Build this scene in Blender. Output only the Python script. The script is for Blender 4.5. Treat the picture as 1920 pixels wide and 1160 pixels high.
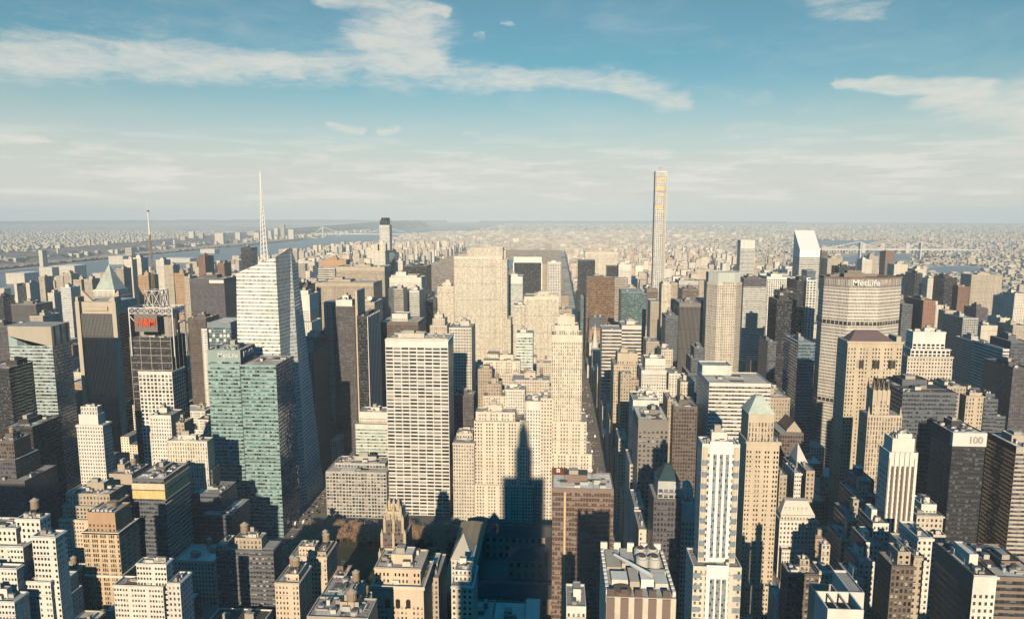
import bpy, math, random
from mathutils import Vector
import numpy as np
R = math.radians
for o in list(bpy.data.objects): bpy.data.objects.remove(o)
C = bpy.context.scene.collection
SC = bpy.context.scene
# ------------------------------------------------------------------ camera
FPX, YAW, PIT, CH = 1300.0, R(3.71), R(7.8), 320.0
cd = bpy.data.cameras.new('camera'); cam = bpy.data.objects.new('camera', cd); C.objects.link(cam)
cam.location = (0, 0, CH); cam.rotation_euler = (R(90) - PIT, 0, YAW)
cd.sensor_width = 36; cd.lens = 36 * FPX / 1920; cd.clip_start = 1; cd.clip_end = 120000
SC.camera = cam
HAZE = 6.0e-5
# ------------------------------------------------------------------ light
SUN_EL, SUN_AZ = 21.0, 179.6
sd = bpy.data.lights.new('sun', 'SUN'); sun = bpy.data.objects.new('sun', sd); C.objects.link(sun)
sd.energy = 5.0; sd.angle = R(0.5); sd.color = (1.0, 0.845, 0.625)
sdir = Vector((math.cos(R(SUN_EL)) * math.sin(R(SUN_AZ)), math.cos(R(SUN_EL)) * math.cos(R(SUN_AZ)), math.sin(R(SUN_EL))))
sun.rotation_euler = sdir.to_track_quat('Z', 'Y').to_euler(); sun.location = (0, -200, 600)
SC.view_settings.view_transform = 'Standard'; SC.view_settings.look = 'None'
SC.view_settings.exposure = 0.22; SC.view_settings.gamma = 1
cy = SC.cycles
cy.max_bounces = 5; cy.diffuse_bounces = 0; cy.glossy_bounces = 2; cy.transmission_bounces = 2; cy.volume_bounces = 0
cy.use_denoising = True; cy.sample_clamp_indirect = 4
# pixel (in the 1920x1160 photograph) -> grid coordinates at a known distance up the avenues
fwd = Vector((-math.sin(YAW) * math.cos(PIT), math.cos(YAW) * math.cos(PIT), -math.sin(PIT)))
rgt = Vector((math.cos(YAW), math.sin(YAW), 0)); upv = rgt.cross(fwd)
def ray(px, py): return fwd * FPX + rgt * (px - 960) - upv * (py - 580)
def XZ(px, py, Y):
    d = ray(px, py); t = Y / d.y
    return d.x * t, CH + d.z * t
def GP(px, py, z=0):
    d = ray(px, py); t = (z - CH) / d.z
    return d.x * t, d.y * t
def PIX(x, y, z):
    v = Vector((x, y, z - CH)); f = v.dot(fwd)
    return 960 + FPX * v.dot(rgt) / f, 580 - FPX * v.dot(upv) / f
# ------------------------------------------------------------------ node helpers
class NT:
    def __init__(s, nt): s.t = nt; s.t.nodes.clear()
    def n(s, ty, **kw):
        n = s.t.nodes.new(ty)
        for k, v in kw.items(): setattr(n, k, v)
        return n
    def put(s, sock, v):
        if isinstance(v, bpy.types.NodeSocket): s.t.links.new(v, sock)
        elif isinstance(v, (tuple, list)) and len(v) == 3 and sock.type == 'RGBA': sock.default_value = (*v, 1)
        else: sock.default_value = v
    def m(s, op, a, b=0.0, c=0.0):
        n = s.n('ShaderNodeMath', operation=op)
        s.put(n.inputs[0], a); s.put(n.inputs[1], b); s.put(n.inputs[2], c)
        return n.outputs[0]
    def mix(s, f, a, b, mode='MIX'):
        n = s.n('ShaderNodeMix', data_type='RGBA', blend_type=mode)
        s.put(n.inputs[0], f); s.put(n.inputs[6], a); s.put(n.inputs[7], b)
        return n.outputs[2]
    def ss(s, v, a, b, lo=0.0, hi=1.0):
        n = s.n('ShaderNodeMapRange', interpolation_type='SMOOTHSTEP')
        s.put(n.inputs[0], v); s.put(n.inputs[1], a); s.put(n.inputs[2], b); s.put(n.inputs[3], lo); s.put(n.inputs[4], hi)
        return n.outputs[0]
    def noise(s, vec, sc, det=3.0, rough=0.5, w=0.0):
        n = s.n('ShaderNodeTexNoise'); s.put(n.inputs['Vector'], vec)
        n.inputs['Scale'].default_value = sc; n.inputs['Detail'].default_value = det; n.inputs['Roughness'].default_value = rough
        return n.outputs['Fac']
    def vmul(s, v, k):
        n = s.n('ShaderNodeVectorMath', operation='MULTIPLY'); s.put(n.inputs[0], v); n.inputs[1].default_value = k
        return n.outputs[0]
def newmat(name):
    m = bpy.data.materials.new(name); m.use_nodes = True
    return m, NT(m.node_tree)
def finish(t, col, rough=0.85, spec=0.3, metal=0.0, bump=None):
    b = t.n('ShaderNodeBsdfPrincipled'); o = t.n('ShaderNodeOutputMaterial')
    t.put(b.inputs['Base Color'], col); t.put(b.inputs['Roughness'], rough)
    t.put(b.inputs['Specular IOR Level'], spec); b.inputs['Metallic'].default_value = metal
    t.t.links.new(b.outputs[0], o.inputs[0])
_mc = {}
def mute(c, k=.80):
    l = .3 * c[0] + .55 * c[1] + .15 * c[2]
    return tuple(l + (x - l) * k for x in c)
def plain(name, col, var=0.14, sc=0.12, rough=0.85, spec=0.3, metal=0.0, streak=True):
    key = ('p', name, col)
    if key in _mc: return _mc[key]
    m, t = newmat(name)
    g = t.n('ShaderNodeNewGeometry').outputs['Position']
    a = t.noise(t.vmul(g, (1, 1, 0.25 if streak else 1)), sc, 4, 0.6)
    b = t.noise(g, sc * 9, 2, 0.6)
    k = t.m('ADD', t.m('MULTIPLY', a, 1.3), t.m('MULTIPLY', b, 0.7))
    k = t.m('MULTIPLY_ADD', t.m('SUBTRACT', k, 1.0), var * 2.2, 1.0)
    n = t.n('ShaderNodeVectorMath', operation='SCALE'); n.inputs[0].default_value = col; t.put(n.inputs[3], k)
    finish(t, n.outputs[0], rough, spec, metal)
    _mc[key] = m
    return m
# style: wall colour, glass colour, window share of the bay, of the floor, bay (m), floor (m), options
STY = {
 'lime':   ((.60,.51,.39), (.10,.085,.07), .46,.52, 2.9,3.7, {}),
 'cream':  ((.68,.58,.44), (.10,.085,.07), .44,.50, 3.0,3.7, dict(grp=4)),
 'creamrib':((.68,.59,.45),(.21,.175,.135), .46,.72, 2.3,3.7, {}),
 'white':  ((.71,.645,.545), (.08,.07,.065), .46,.50, 2.7,3.6, {}),
 'whitegrp':((.71,.645,.545),(.07,.06,.055), .60,.46, 1.85,3.35, dict(grp=6)),
 'whitegrid':((.74,.69,.60),(.06,.06,.06), .66,.66, 4.2,4.2, {}),
 'band':   ((.66,.625,.545), (.055,.06,.06), .96,.46, 3.0,3.8, dict(blind=.25)),
 'tanband':((.50,.42,.33), (.05,.05,.05), .97,.50, 3.0,3.8, {}),
 'brnband':((.26,.18,.13), (.03,.035,.04), .97,.55, 3.0,3.7, {}),
 'grace':  ((.72,.675,.60), (.06,.055,.05), .88,.60, 8.6,3.95, dict(blind=.35)),
 'tan':    ((.46,.36,.25), (.07,.06,.05), .44,.52, 2.9,3.7, {}),
 'tanrib': ((.50,.40,.29), (.13,.105,.085), .50,.80, 2.0,3.7, {}),
 'orange': ((.48,.28,.14), (.09,.07,.05), .46,.55, 3.0,3.4, {}),
 'gold':   ((.56,.44,.29), (.07,.06,.05), .46,.52, 2.7,3.7, dict(grp=4)),
 'warm':   ((.66,.50,.33), (.08,.065,.05), .44,.50, 2.5,3.6, dict(grp=5)),
 'goldgrp':((.64,.44,.24), (.075,.07,.07), .70,.66, 1.7,3.9, dict(grp=4)),
 'goldcen':((.60,.47,.31), (.07,.06,.05), .52,.50, 2.1,3.6, dict(grp=3)),
 'goldrib':((.56,.445,.30), (.14,.11,.08), .48,.78, 2.2,3.8, {}),
 'brick':  ((.25,.13,.08), (.05,.045,.04), .44,.50, 3.0,3.4, {}),
 'brown':  ((.17,.125,.10), (.035,.03,.03), .62,.62, 2.4,3.7, {}),
 'bronze': ((.17,.10,.055),(.13,.075,.04), .84,.62, 2.2,3.7, dict(blind=.3,rough=.16)),
 'loft':   ((.24,.21,.18), (.34,.32,.29), .50,.52, 3.4,4.0, dict(blind=.45)),
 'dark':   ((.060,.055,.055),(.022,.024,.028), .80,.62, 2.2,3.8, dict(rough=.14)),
 'darkrib':((.22,.195,.175), (.03,.03,.032), .62,.97, 1.9,3.8, dict(rough=.14,blind=0)),
 'finrib': ((.62,.57,.49), (.02,.022,.026), .70,.98, 3.0,3.8, dict(rough=.14,blind=0)),
 'purple': ((.125,.105,.11), (.035,.035,.04), .60,.55, 2.4,3.7, {}),
 'greyg':  ((.50,.47,.42), (.055,.06,.065), .78,.66, 3.4,3.7, dict(blind=.3)),
 'hsbc':   ((.26,.175,.13), (.10,.066,.052), .84,.66, 2.0,3.8, dict(rough=.2,blind=.12)),
 'green':  ((.28,.38,.345), (.105,.20,.19), .93,.52, 2.4,3.8, dict(rough=.12,blind=.12,dk=(.02,.03,.03))),
 'gpale':  ((.60,.64,.54), (.26,.31,.27), .92,.46, 2.6,3.8, dict(rough=.2,dk=(.03,.035,.03))),
 'gdark':  ((.16,.22,.21), (.05,.085,.085), .90,.68, 2.0,3.8, dict(rough=.1)),
 'gblue':  ((.20,.25,.27), (.045,.075,.095), .90,.66, 2.0,3.8, dict(rough=.1)),
 'gwhite': ((.80,.79,.71), (.36,.35,.31), .90,.44, 1.9,3.9, dict(rough=.15,dk=(.07,.065,.06))),
 'gwgrid': ((.66,.66,.60), (.26,.26,.24), .72,.62, 2.6,3.9, dict(rough=.15)),
 'wedge':  ((.46,.50,.47), (.12,.165,.165), .95,.55, 3.0,3.9, dict(rough=.12,dk=(.02,.025,.03))),
 'sq432':  ((.70,.66,.58), (.10,.105,.11), .64,.64, 4.7,4.7, {}),
 'chev':   ((.60,.54,.44), (.06,.055,.05), .62,.44, 3.4,3.8, {}),
 'stripe': ((.66,.59,.49), (.04,.04,.04), 1.0,.52, 5.0,5.2, {}),
 'apt':    ((.50,.41,.30), (.07,.065,.06), .42,.50, 3.1,3.0, {}),
 'redbrick':((.34,.16,.10),(.05,.045,.04), .40,.50, 3.2,3.0, {}),
 'aptw':   ((.70,.62,.50), (.09,.085,.08), .42,.48, 3.1,3.0, {}),
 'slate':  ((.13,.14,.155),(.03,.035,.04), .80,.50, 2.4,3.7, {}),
 'blank':  ((.60,.52,.40), (.2,.2,.2), 0,0, 3,3.8, {}),
 'city':   (None, (.06,.06,.06), .46,.52, 3.0,3.4, {}),
}
def facade(k):
    if ('f', k) in _mc: return _mc[('f', k)]
    wall, glass, wu, wv, bay, fl, op = STY[k]
    if wall: wall = mute(wall)
    m, t = newmat('facade_' + k)
    uv = t.n('ShaderNodeUVMap').outputs[0]
    sx = t.n('ShaderNodeSeparateXYZ'); t.put(sx.inputs[0], uv); u, v = sx.outputs[0], sx.outputs[1]
    def inside(x, w, c=0.5): return t.m('LESS_THAN', t.m('ABSOLUTE', t.m('SUBTRACT', t.m('FRACT', x), c)), w / 2)
    mask = t.m('MULTIPLY', inside(u, wu), inside(v, wv, 0.52))
    if 'grp' in op: mask = t.m('MULTIPLY', mask, t.m('LESS_THAN', t.m('FRACT', t.m('DIVIDE', u, op['grp'])), 1 - 1 / op['grp'] + .001))
    fl_ = t.n('ShaderNodeVectorMath', operation='FLOOR'); t.put(fl_.inputs[0], uv)
    wn = t.n('ShaderNodeTexWhiteNoise', noise_dimensions='2D'); t.put(wn.inputs['Vector'], fl_.outputs[0])
    r = wn.outputs['Value']
    g = t.n('ShaderNodeNewGeometry').outputs['Position']
    a = t.noise(t.vmul(g, (1, 1, .22)), .11, 4, .6); b = t.noise(g, 1.1, 2, .6)
    k1 = t.m('MULTIPLY_ADD', t.m('SUBTRACT', t.m('ADD', t.m('MULTIPLY', a, 1.4), t.m('MULTIPLY', b, .6)), 1.0), .30, 1.0)
    if wall is None: w_ = t.n('ShaderNodeAttribute', attribute_name='Col').outputs['Color']
    else: w_ = (*wall, 1)
    sc = t.n('ShaderNodeVectorMath', operation='SCALE')
    t.put(sc.inputs[0], w_ if wall is None else wall); t.put(sc.inputs[3], k1)
    wallc = sc.outputs[0]
    br = t.m('MULTIPLY_ADD', r, *((.35, .82) if op.get('rough', .3) < .25 else (1.0, .5)))
    gs = t.n('ShaderNodeVectorMath', operation='SCALE'); t.put(gs.inputs[0], glass); t.put(gs.inputs[3], br)
    gc = gs.outputs[0]
    bl = op.get('blind', .14)
    wn2 = t.n('ShaderNodeTexWhiteNoise', noise_dimensions='2D'); t.put(wn2.inputs['Vector'], t.vmul(fl_.outputs[0], (1.7, 2.3, 1)))
    r2 = wn2.outputs['Value']
    wn3 = t.n('ShaderNodeTexWhiteNoise', noise_dimensions='2D'); t.put(wn3.inputs['Vector'], t.vmul(fl_.outputs[0], (3.1, 1.9, 1)))
    cut = t.m('SUBTRACT', .52 + wv / 2, t.m('MULTIPLY', wn3.outputs['Value'], wv))      # blinds drawn part of the way down
    drawn = t.m('MULTIPLY', t.m('LESS_THAN', r2, min(.8, bl * 3)), t.m('GREATER_THAN', t.m('FRACT', v), cut))
    gc = t.mix(drawn, gc, tuple(min(.5, c * 2.4 + .06) for c in glass))
    if 'dk' in op: gc = t.mix(t.m('GREATER_THAN', r2, .80), gc, op['dk'])
    # stone courses as painted shadow lines, and bays and patches of slightly different stone
    wb = t.n('ShaderNodeTexWhiteNoise', noise_dimensions='1D'); t.put(wb.inputs['W'], t.m('FLOOR', u))
    tone = t.m('ADD', t.m('MULTIPLY', t.m('SUBTRACT', wb.outputs['Value'], .5), .12), t.m('MULTIPLY', t.m('SUBTRACT', r, .5), .10))
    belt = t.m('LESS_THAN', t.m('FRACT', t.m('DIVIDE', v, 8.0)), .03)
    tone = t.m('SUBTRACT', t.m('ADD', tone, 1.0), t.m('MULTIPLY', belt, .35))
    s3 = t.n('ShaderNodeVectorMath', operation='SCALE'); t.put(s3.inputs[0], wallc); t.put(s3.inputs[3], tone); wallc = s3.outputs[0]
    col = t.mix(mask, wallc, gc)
    rg = t.m('MULTIPLY_ADD', mask, op.get('rough', .3) - .85, .85)
    if op.get('rough', .3) < .25:      # every pane of a curtain wall hangs a little out of true
        jn = t.n('ShaderNodeVectorMath', operation='SUBTRACT'); t.put(jn.inputs[0], wn2.outputs['Color']); jn.inputs[1].default_value = (.5, .5, .5)
        ge = t.n('ShaderNodeNewGeometry').outputs['Normal']; ad = t.n('ShaderNodeVectorMath', operation='ADD'); t.put(ad.inputs[0], ge); t.put(ad.inputs[1], t.vmul(jn.outputs[0], (.05, .05, .05)))
        nn = t.n('ShaderNodeVectorMath', operation='NORMALIZE'); t.put(nn.inputs[0], ad.outputs[0])
        b = t.n('ShaderNodeBsdfPrincipled'); o = t.n('ShaderNodeOutputMaterial'); t.put(b.inputs['Base Color'], col); t.put(b.inputs['Roughness'], rg)
        b.inputs['IOR'].default_value = 2.1; t.put(b.inputs['Specular IOR Level'], t.m('MULTIPLY', mask, .5)); t.put(b.inputs['Normal'], nn.outputs[0]); t.t.links.new(b.outputs[0], o.inputs[0])
    else: finish(t, col, rg, t.m('MULTIPLY_ADD', mask, .3, .3))
    _mc[('f', k)] = m
    return m
def wallmat(k): return plain('wall_' + k, mute(STY[k][0]), .20, .10)
ROOFS = {'grey': (.34,.31,.27), 'white': (.74,.69,.60), 'tar': (.075,.07,.065), 'tan': (.50,.43,.34), 'pale': (.62,.56,.47), 'brown': (.17,.11,.08), 'green': (.10,.22,.18), 'copper': (.41,.45,.385), 'teal': (.03,.06,.065)}
def roofmat(k): return plain('roof_' + k, ROOFS[k], .34, .09, streak=False)
def glassmat():
    if 'pane' in _mc: return _mc['pane']
    m, t = newmat('window_glass')
    r = t.n('ShaderNodeObjectInfo').outputs['Random']
    g = t.n('ShaderNodeNewGeometry').outputs['Random Per Island']
    r = t.m('FRACT', t.m('ADD', t.m('MULTIPLY', r, 7.31), t.m('MULTIPLY', g, 3.77)))
    r2 = t.m('FRACT', t.m('MULTIPLY', r, 13.7)); r3 = t.m('FRACT', t.m('MULTIPLY', r, 29.3))
    sx = t.n('ShaderNodeSeparateXYZ'); t.put(sx.inputs[0], t.n('ShaderNodeUVMap').outputs[0])
    drawn = t.m('MULTIPLY', t.m('LESS_THAN', r2, .55), t.m('GREATER_THAN', t.m('FRACT', t.m('MULTIPLY', sx.outputs[1], .999)), t.m('SUBTRACT', 1.0, t.m('MULTIPLY', r3, .95))))
    c = t.mix(drawn, t.mix(r, (.016,.018,.022), (.10,.085,.07)), t.mix(r3, (.20,.18,.15), (.42,.38,.32)))
    finish(t, c, .22, .5); _mc['pane'] = m
    return m
# ------------------------------------------------------------------ sky
w = bpy.data.worlds.new('World'); SC.world = w; w.use_nodes = True; t = NT(w.node_tree)
def AE(px, py):
    d = ray(px, py).normalized(); return math.degrees(math.atan2(d.x, d.y)), math.degrees(math.asin(d.z))
sky = t.n('ShaderNodeTexSky', sky_type='NISHITA'); sky.sun_disc = False; sky.sun_elevation = R(SUN_EL); sky.sun_rotation = R(SUN_AZ)
sky.altitude = 300; sky.air_density = 1.0; sky.dust_density = 0.6; sky.ozone_density = 2.5
SKY_STR = 0.082
dirv = t.n('ShaderNodeTexCoord').outputs['Generated']
sep = t.n('ShaderNodeSeparateXYZ'); t.put(sep.inputs[0], dirv)
az = t.m('MULTIPLY', t.m('ARCTAN2', sep.outputs[0], sep.outputs[1]), 57.29578)
el = t.m('MULTIPLY', t.m('ARCSINE', sep.outputs[2]), 57.29578)
cmb = t.n('ShaderNodeCombineXYZ'); t.put(cmb.inputs[0], az); t.put(cmb.inputs[1], el); P2 = cmb.outputs[0]
# wisps: the flow direction is nearly level, so the noise is stretched along the azimuth
def warp(vec, sc, amp):
    n = t.n('ShaderNodeTexNoise'); t.put(n.inputs['Vector'], t.vmul(vec, (.35, 1, 1))); n.inputs['Scale'].default_value = sc; n.inputs['Detail'].default_value = 5
    s_ = t.n('ShaderNodeVectorMath', operation='SUBTRACT'); t.put(s_.inputs[0], n.outputs['Color']); s_.inputs[1].default_value = (.5, .5, .5)
    a_ = t.n('ShaderNodeVectorMath', operation='ADD'); t.put(a_.inputs[0], vec); t.put(a_.inputs[1], t.vmul(s_.outputs[0], (amp * 2.4, amp, 0))); return a_.outputs[0]
PW = warp(P2, .45, 2.2)
def cap(vec, a, b, r0, r1, k):
    A, B = AE(*a), AE(*b); sx, sy = B[0] - A[0], B[1] - A[1]; L2 = sx * sx + sy * sy + 1e-6
    s1 = t.n('ShaderNodeVectorMath', operation='SUBTRACT'); t.put(s1.inputs[0], vec); s1.inputs[1].default_value = (*A, 0)
    d = t.n('ShaderNodeVectorMath', operation='DOT_PRODUCT'); t.put(d.inputs[0], s1.outputs[0]); d.inputs[1].default_value = (sx / L2, sy / L2, 0)
    cl = t.n('ShaderNodeClamp'); t.put(cl.inputs[0], d.outputs['Value'])
    s2 = t.n('ShaderNodeVectorMath', operation='SCALE'); s2.inputs[0].default_value = (sx, sy, 0); t.put(s2.inputs[3], cl.outputs[0])
    di = t.n('ShaderNodeVectorMath', operation='DISTANCE'); t.put(di.inputs[0], s1.outputs[0]); t.put(di.inputs[1], s2.outputs[0])
    r0, r1 = r0 * 1.45, r1 * 1.45
    rr = t.m('MULTIPLY_ADD', cl.outputs[0], r1 - r0, r0)
    q = t.n('ShaderNodeMapRange', interpolation_type='SMOOTHSTEP'); t.put(q.inputs[0], t.m('DIVIDE', di.outputs['Value'], rr)); q.inputs[1].default_value = 1.0; q.inputs[2].default_value = 0.12; q.inputs[3].default_value = 0; q.inputs[4].default_value = k
    return q.outputs[0]
CL = [((-200,95),(40,102),2.0,1.9,.7),((0,102),(260,108),1.7,1.6,.85),((230,105),(560,128),1.5,1.3,.95),((540,128),(700,108),1.3,1.6,.8),((715,95),(780,88),3.0,3.2,1.0),((790,110),(850,150),2.4,1.2,.85),((850,140),(1000,150),1.5,1.0,.75),
      ((990,150),(1160,152),.9,1.1,.75),((1150,152),(1290,185),1.1,1.0,.85),((1280,180),(1420,175),.9,.7,.30),((600,4),(700,8),.7,.9,.8),((690,10),(825,26),1.0,.5,.85),
      ((1590,155),(1680,170),.55,.6,.85),((1660,160),(1860,170),.8,.9,.95),((1740,180),(2000,215),1.2,1.7,.9),((1540,4),(1640,30),1.2,.8,.5),((1500,195),(1640,190),.8,.8,.25),
      ((0,264),(78,264),.35,.35,.9),((125,271),(190,272),.34,.3,.7),((622,240),(672,240),.4,.35,.8),((705,240),(745,232),.35,.4,.75),((880,251),(900,249),.3,.3,.6),((955,43),(975,42),.25,.2,.6),((890,70),(905,68),.2,.2,.5),
      ((555,300),(650,297),.42,.4,.6),((640,312),(980,312),.55,.5,.65),((850,308),(980,312),.4,.4,.6),((620,272),(680,273),.3,.3,.55),((295,330),(335,325),.5,.4,.5),((1200,288),(1240,288),.3,.3,.5),((1270,312),(1390,306),.35,.35,.5),((1780,272),(1920,276),.5,.6,.6),((1375,245),(1580,262),.9,.8,.35),((380,90),(640,70),1.6,1.8,.22),((1250,110),(1500,70),1.6,1.8,.16),((0,60),(300,40),2.2,2.2,.22)]
m_ = None
for c in CL:
    v = cap(PW, *c); m_ = v if m_ is None else t.m('MAXIMUM', m_, v)
st1 = t.noise(t.vmul(PW, (.16, .75, 1)), .9, 7, .62)
st2 = t.noise(t.vmul(warp(P2, 1.3, .8), (.22, .8, 1)), 3.2, 5, .65)
ero = t.m('ADD', t.m('MULTIPLY', t.m('SUBTRACT', st1, .52), 1.5), t.m('MULTIPLY', t.m('SUBTRACT', st2, .5), .9))
cloud = t.m('MULTIPLY', t.ss(t.m('ADD', m_, t.m('MULTIPLY', ero, t.ss(m_, 0, .35))), .02, 1.20), 1.0)
# low flat layers near the horizon, and faint high veils
low = t.noise(t.vmul(P2, (.12, 1.0, 1)), 1.15, 6, .60)
lowm = t.m('MULTIPLY', t.ss(low, .47, .62), t.m('MULTIPLY', t.ss(el, .2, 1.5), t.ss(el, 7.5, 3.2)))
veil = t.m('MULTIPLY', t.ss(t.noise(t.vmul(warp(P2, .2, 6), (.10, .35, 1)), .55, 6, .6), .46, .80), t.m('MULTIPLY', t.ss(el, 3, 8), .36))
cloud = t.m('MAXIMUM', t.m('MINIMUM', cloud, 1.0), veil)
base = t.mix(1.0, sky.outputs[0], (.44, .88, .79), 'MULTIPLY')
bs_ = t.n('ShaderNodeVectorMath', operation='SCALE'); t.put(bs_.inputs[0], base); bs_.inputs[3].default_value = SKY_STR
haze_c = (.60, .585, .54)
bsd = t.n('ShaderNodeVectorMath', operation='SCALE'); t.put(bsd.inputs[0], bs_.outputs[0]); t.put(bsd.inputs[3], 1.0)
colr = t.mix(t.m('MULTIPLY', t.ss(el, 12.0, 1.5), .97), bsd.outputs[0], haze_c)
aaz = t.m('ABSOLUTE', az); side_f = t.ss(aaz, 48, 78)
colr = t.mix(t.m('MULTIPLY', lowm, .5), colr, (.80, .765, .685))
shad = t.noise(t.vmul(P2, (.12, 1.2, 1)), 1.6, 4, .6)
colr = t.mix(t.m('MULTIPLY', t.m('MULTIPLY', t.ss(shad, .54, .72), .30), t.m('MULTIPLY', t.ss(el, .2, 1.2), t.ss(el, 6, 2.5))), colr, (.40, .41, .42))
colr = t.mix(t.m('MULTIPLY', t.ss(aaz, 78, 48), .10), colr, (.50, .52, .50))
colr = t.mix(t.m('MULTIPLY', cloud, .76), colr, (.70, .665, .59))
# sky turned dark blue beside, behind and above the view, to deepen the shade
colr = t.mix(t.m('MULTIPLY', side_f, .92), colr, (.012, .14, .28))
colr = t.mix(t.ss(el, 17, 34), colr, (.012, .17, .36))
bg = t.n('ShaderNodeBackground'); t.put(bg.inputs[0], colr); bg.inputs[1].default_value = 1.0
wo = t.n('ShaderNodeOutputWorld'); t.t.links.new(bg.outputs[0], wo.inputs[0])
w.cycles.sampling_method = 'MANUAL'; w.cycles.sample_map_resolution = 512
# ------------------------------------------------------------------ mesh builder
class MB:
    def __init__(s): s.v = []; s.f = []; s.uv = []; s.mi = []; s.mats = []
    def mat(s, m):
        if m not in s.mats: s.mats.append(m)
        return s.mats.index(m)
    def face(s, pts, m, uv=None):
        i = len(s.v); s.v += [tuple(p) for p in pts]; s.f.append(tuple(range(i, i + len(pts))))
        s.uv += uv if uv else [(p[0] * .1, p[1] * .1) for p in pts]
        s.mi.append(s.mat(m))
    def side(s, a, b, z0, z1, m, bay=3., fl=3.8, off=(0, 0), za=None, zb=None):
        W = math.hypot(b[0] - a[0], b[1] - a[1]); nb = max(1, round(W / bay)); nf = max(1, round((z1 - z0) / fl))
        za = z1 if za is None else za; zb = z1 if zb is None else zb
        k = nf / max(z1 - z0, .01)
        s.face([(*a, z0), (*b, z0), (*b, zb), (*a, za)], m,
               [(off[0], off[1]), (off[0] + nb, off[1]), (off[0] + nb, off[1] + (zb - z0) * k), (off[0], off[1] + (za - z0) * k)])
    def prism(s, fp, z0, z1, m, roof=None, bay=3., fl=3.8, off=(0, 0), tb=0., tm=None, par=1.1, skip=()):
        n = len(fp); cx = sum(p[0] for p in fp) / n; cyy = sum(p[1] for p in fp) / n
        for i in range(n):
            if i in skip: continue
            a, b = fp[i], fp[(i + 1) % n]
            o = (off[0] + i * 37, off[1])
            if tb > 0 and z1 - tb > z0:
                s.side(a, b, z0, z1 - tb, m, bay, fl, o); s.side(a, b, z1 - tb, z1, tm or m, bay, fl, o)
            else: s.side(a, b, z0, z1, m, bay, fl, o)
        roof = roof or m
        if par > 0:
            ins = []
            for p in fp:
                dx, dy = cx - p[0], cyy - p[1]; L = math.hypot(dx, dy) or 1
                ins.append((p[0] + dx / L * .8, p[1] + dy / L * .8))
            for i in range(n):
                j = (i + 1) % n
                s.face([(*fp[i], z1), (*fp[j], z1), (*ins[j], z1), (*ins[i], z1)], tm or roof)
                s.face([(*ins[j], z1 - par), (*ins[i], z1 - par), (*ins[i], z1), (*ins[j], z1)], tm or roof)
            s.face([(*p, z1 - par) for p in ins], roof)
        else: s.face([(*p, z1) for p in fp], roof)
    def box(s, x0, x1, y0, y1, z0, z1, m, top=None, **k):
        s.prism([(x0, y0), (x1, y0), (x1, y1), (x0, y1)], z0, z1, m, top, **dict(dict(par=0), **k))
    def loft(s, bot, z0, topp, z1, m, cap=None, bay=3., fl=3.8):
        n = len(bot)
        zt = z1 if isinstance(z1, (list, tuple)) else [z1] * n
        for i in range(n):
            j = (i + 1) % n
            W = math.hypot(bot[j][0] - bot[i][0], bot[j][1] - bot[i][1]); nb = max(1, round(W / bay))
            s.face([(*bot[i], z0), (*bot[j], z0), (*topp[j], zt[j]), (*topp[i], zt[i])], m,
                   [(0, 0), (nb, 0), (nb, (zt[j] - z0) / fl), (0, (zt[i] - z0) / fl)])
        if cap: s.face([(*p, z) for p, z in zip(topp, zt)], cap)
    def cyl(s, x, y, z0, z1, r0, r1, m, n=12, cap=True):
        a = [(x + r0 * math.cos(2 * math.pi * i / n), y + r0 * math.sin(2 * math.pi * i / n)) for i in range(n)]
        if r1 <= 0.001:
            for i in range(n): s.face([(*a[i], z0), (*a[(i + 1) % n], z0), (x, y, z1)], m, [(0, 0), (1, 0), (.5, 1)])
        else:
            b = [(x + r1 * math.cos(2 * math.pi * i / n), y + r1 * math.sin(2 * math.pi * i / n)) for i in range(n)]
            s.loft(a, z0, b, z1, m, m if cap else None)
    def tube(s, p, q, r, m, n=5, r2=None):
        p, q = Vector(p), Vector(q); d = (q - p).normalized(); r2 = r if r2 is None else r2
        a = d.orthogonal().normalized(); b = d.cross(a)
        P = [p + (a * math.cos(2 * math.pi * i / n) + b * math.sin(2 * math.pi * i / n)) * r for i in range(n)]
        Q = [q + (a * math.cos(2 * math.pi * i / n) + b * math.sin(2 * math.pi * i / n)) * r2 for i in range(n)]
        for i in range(n): s.face([P[i], P[(i + 1) % n], Q[(i + 1) % n], Q[i]], m)
    def build(s, name, parent=None, org=(0, 0, 0), wcol=None):
        me = bpy.data.meshes.new(name)
        me.from_pydata([(v[0] - org[0], v[1] - org[1], v[2] - org[2]) for v in s.v], [], s.f)
        uvl = me.uv_layers.new(name='UVMap'); uvl.data.foreach_set('uv', np.array(s.uv, dtype=np.float32).ravel())
        for m in s.mats: me.materials.append(m)
        me.polygons.foreach_set('material_index', np.array(s.mi, dtype=np.int32))
        o = bpy.data.objects.new(name, me); C.objects.link(o)
        if parent is not None: o.parent = parent
        else: o.location = org
        return o
def tag(o, label=None, cat=None, group=None, kind=None):
    if label: o['label'] = label
    if cat: o['category'] = cat
    if group: o['group'] = group
    if kind: o['kind'] = kind
    return o
def root(name, label, cat, x, y, z=0, group=None):
    o = bpy.data.objects.new(name, None); C.objects.link(o); o.location = (x, y, z); o.empty_display_size = 5
    return tag(o, label, cat, group)
paneM = MB(); paneM.box(-.5, .5, 0, .08, -.5, .5, glassmat()); _po = paneM.build('window'); PANE = _po.data
bpy.data.objects.remove(_po)
RECTS = []          # footprints already taken, for the infill
rng = random.Random(7)
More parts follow.
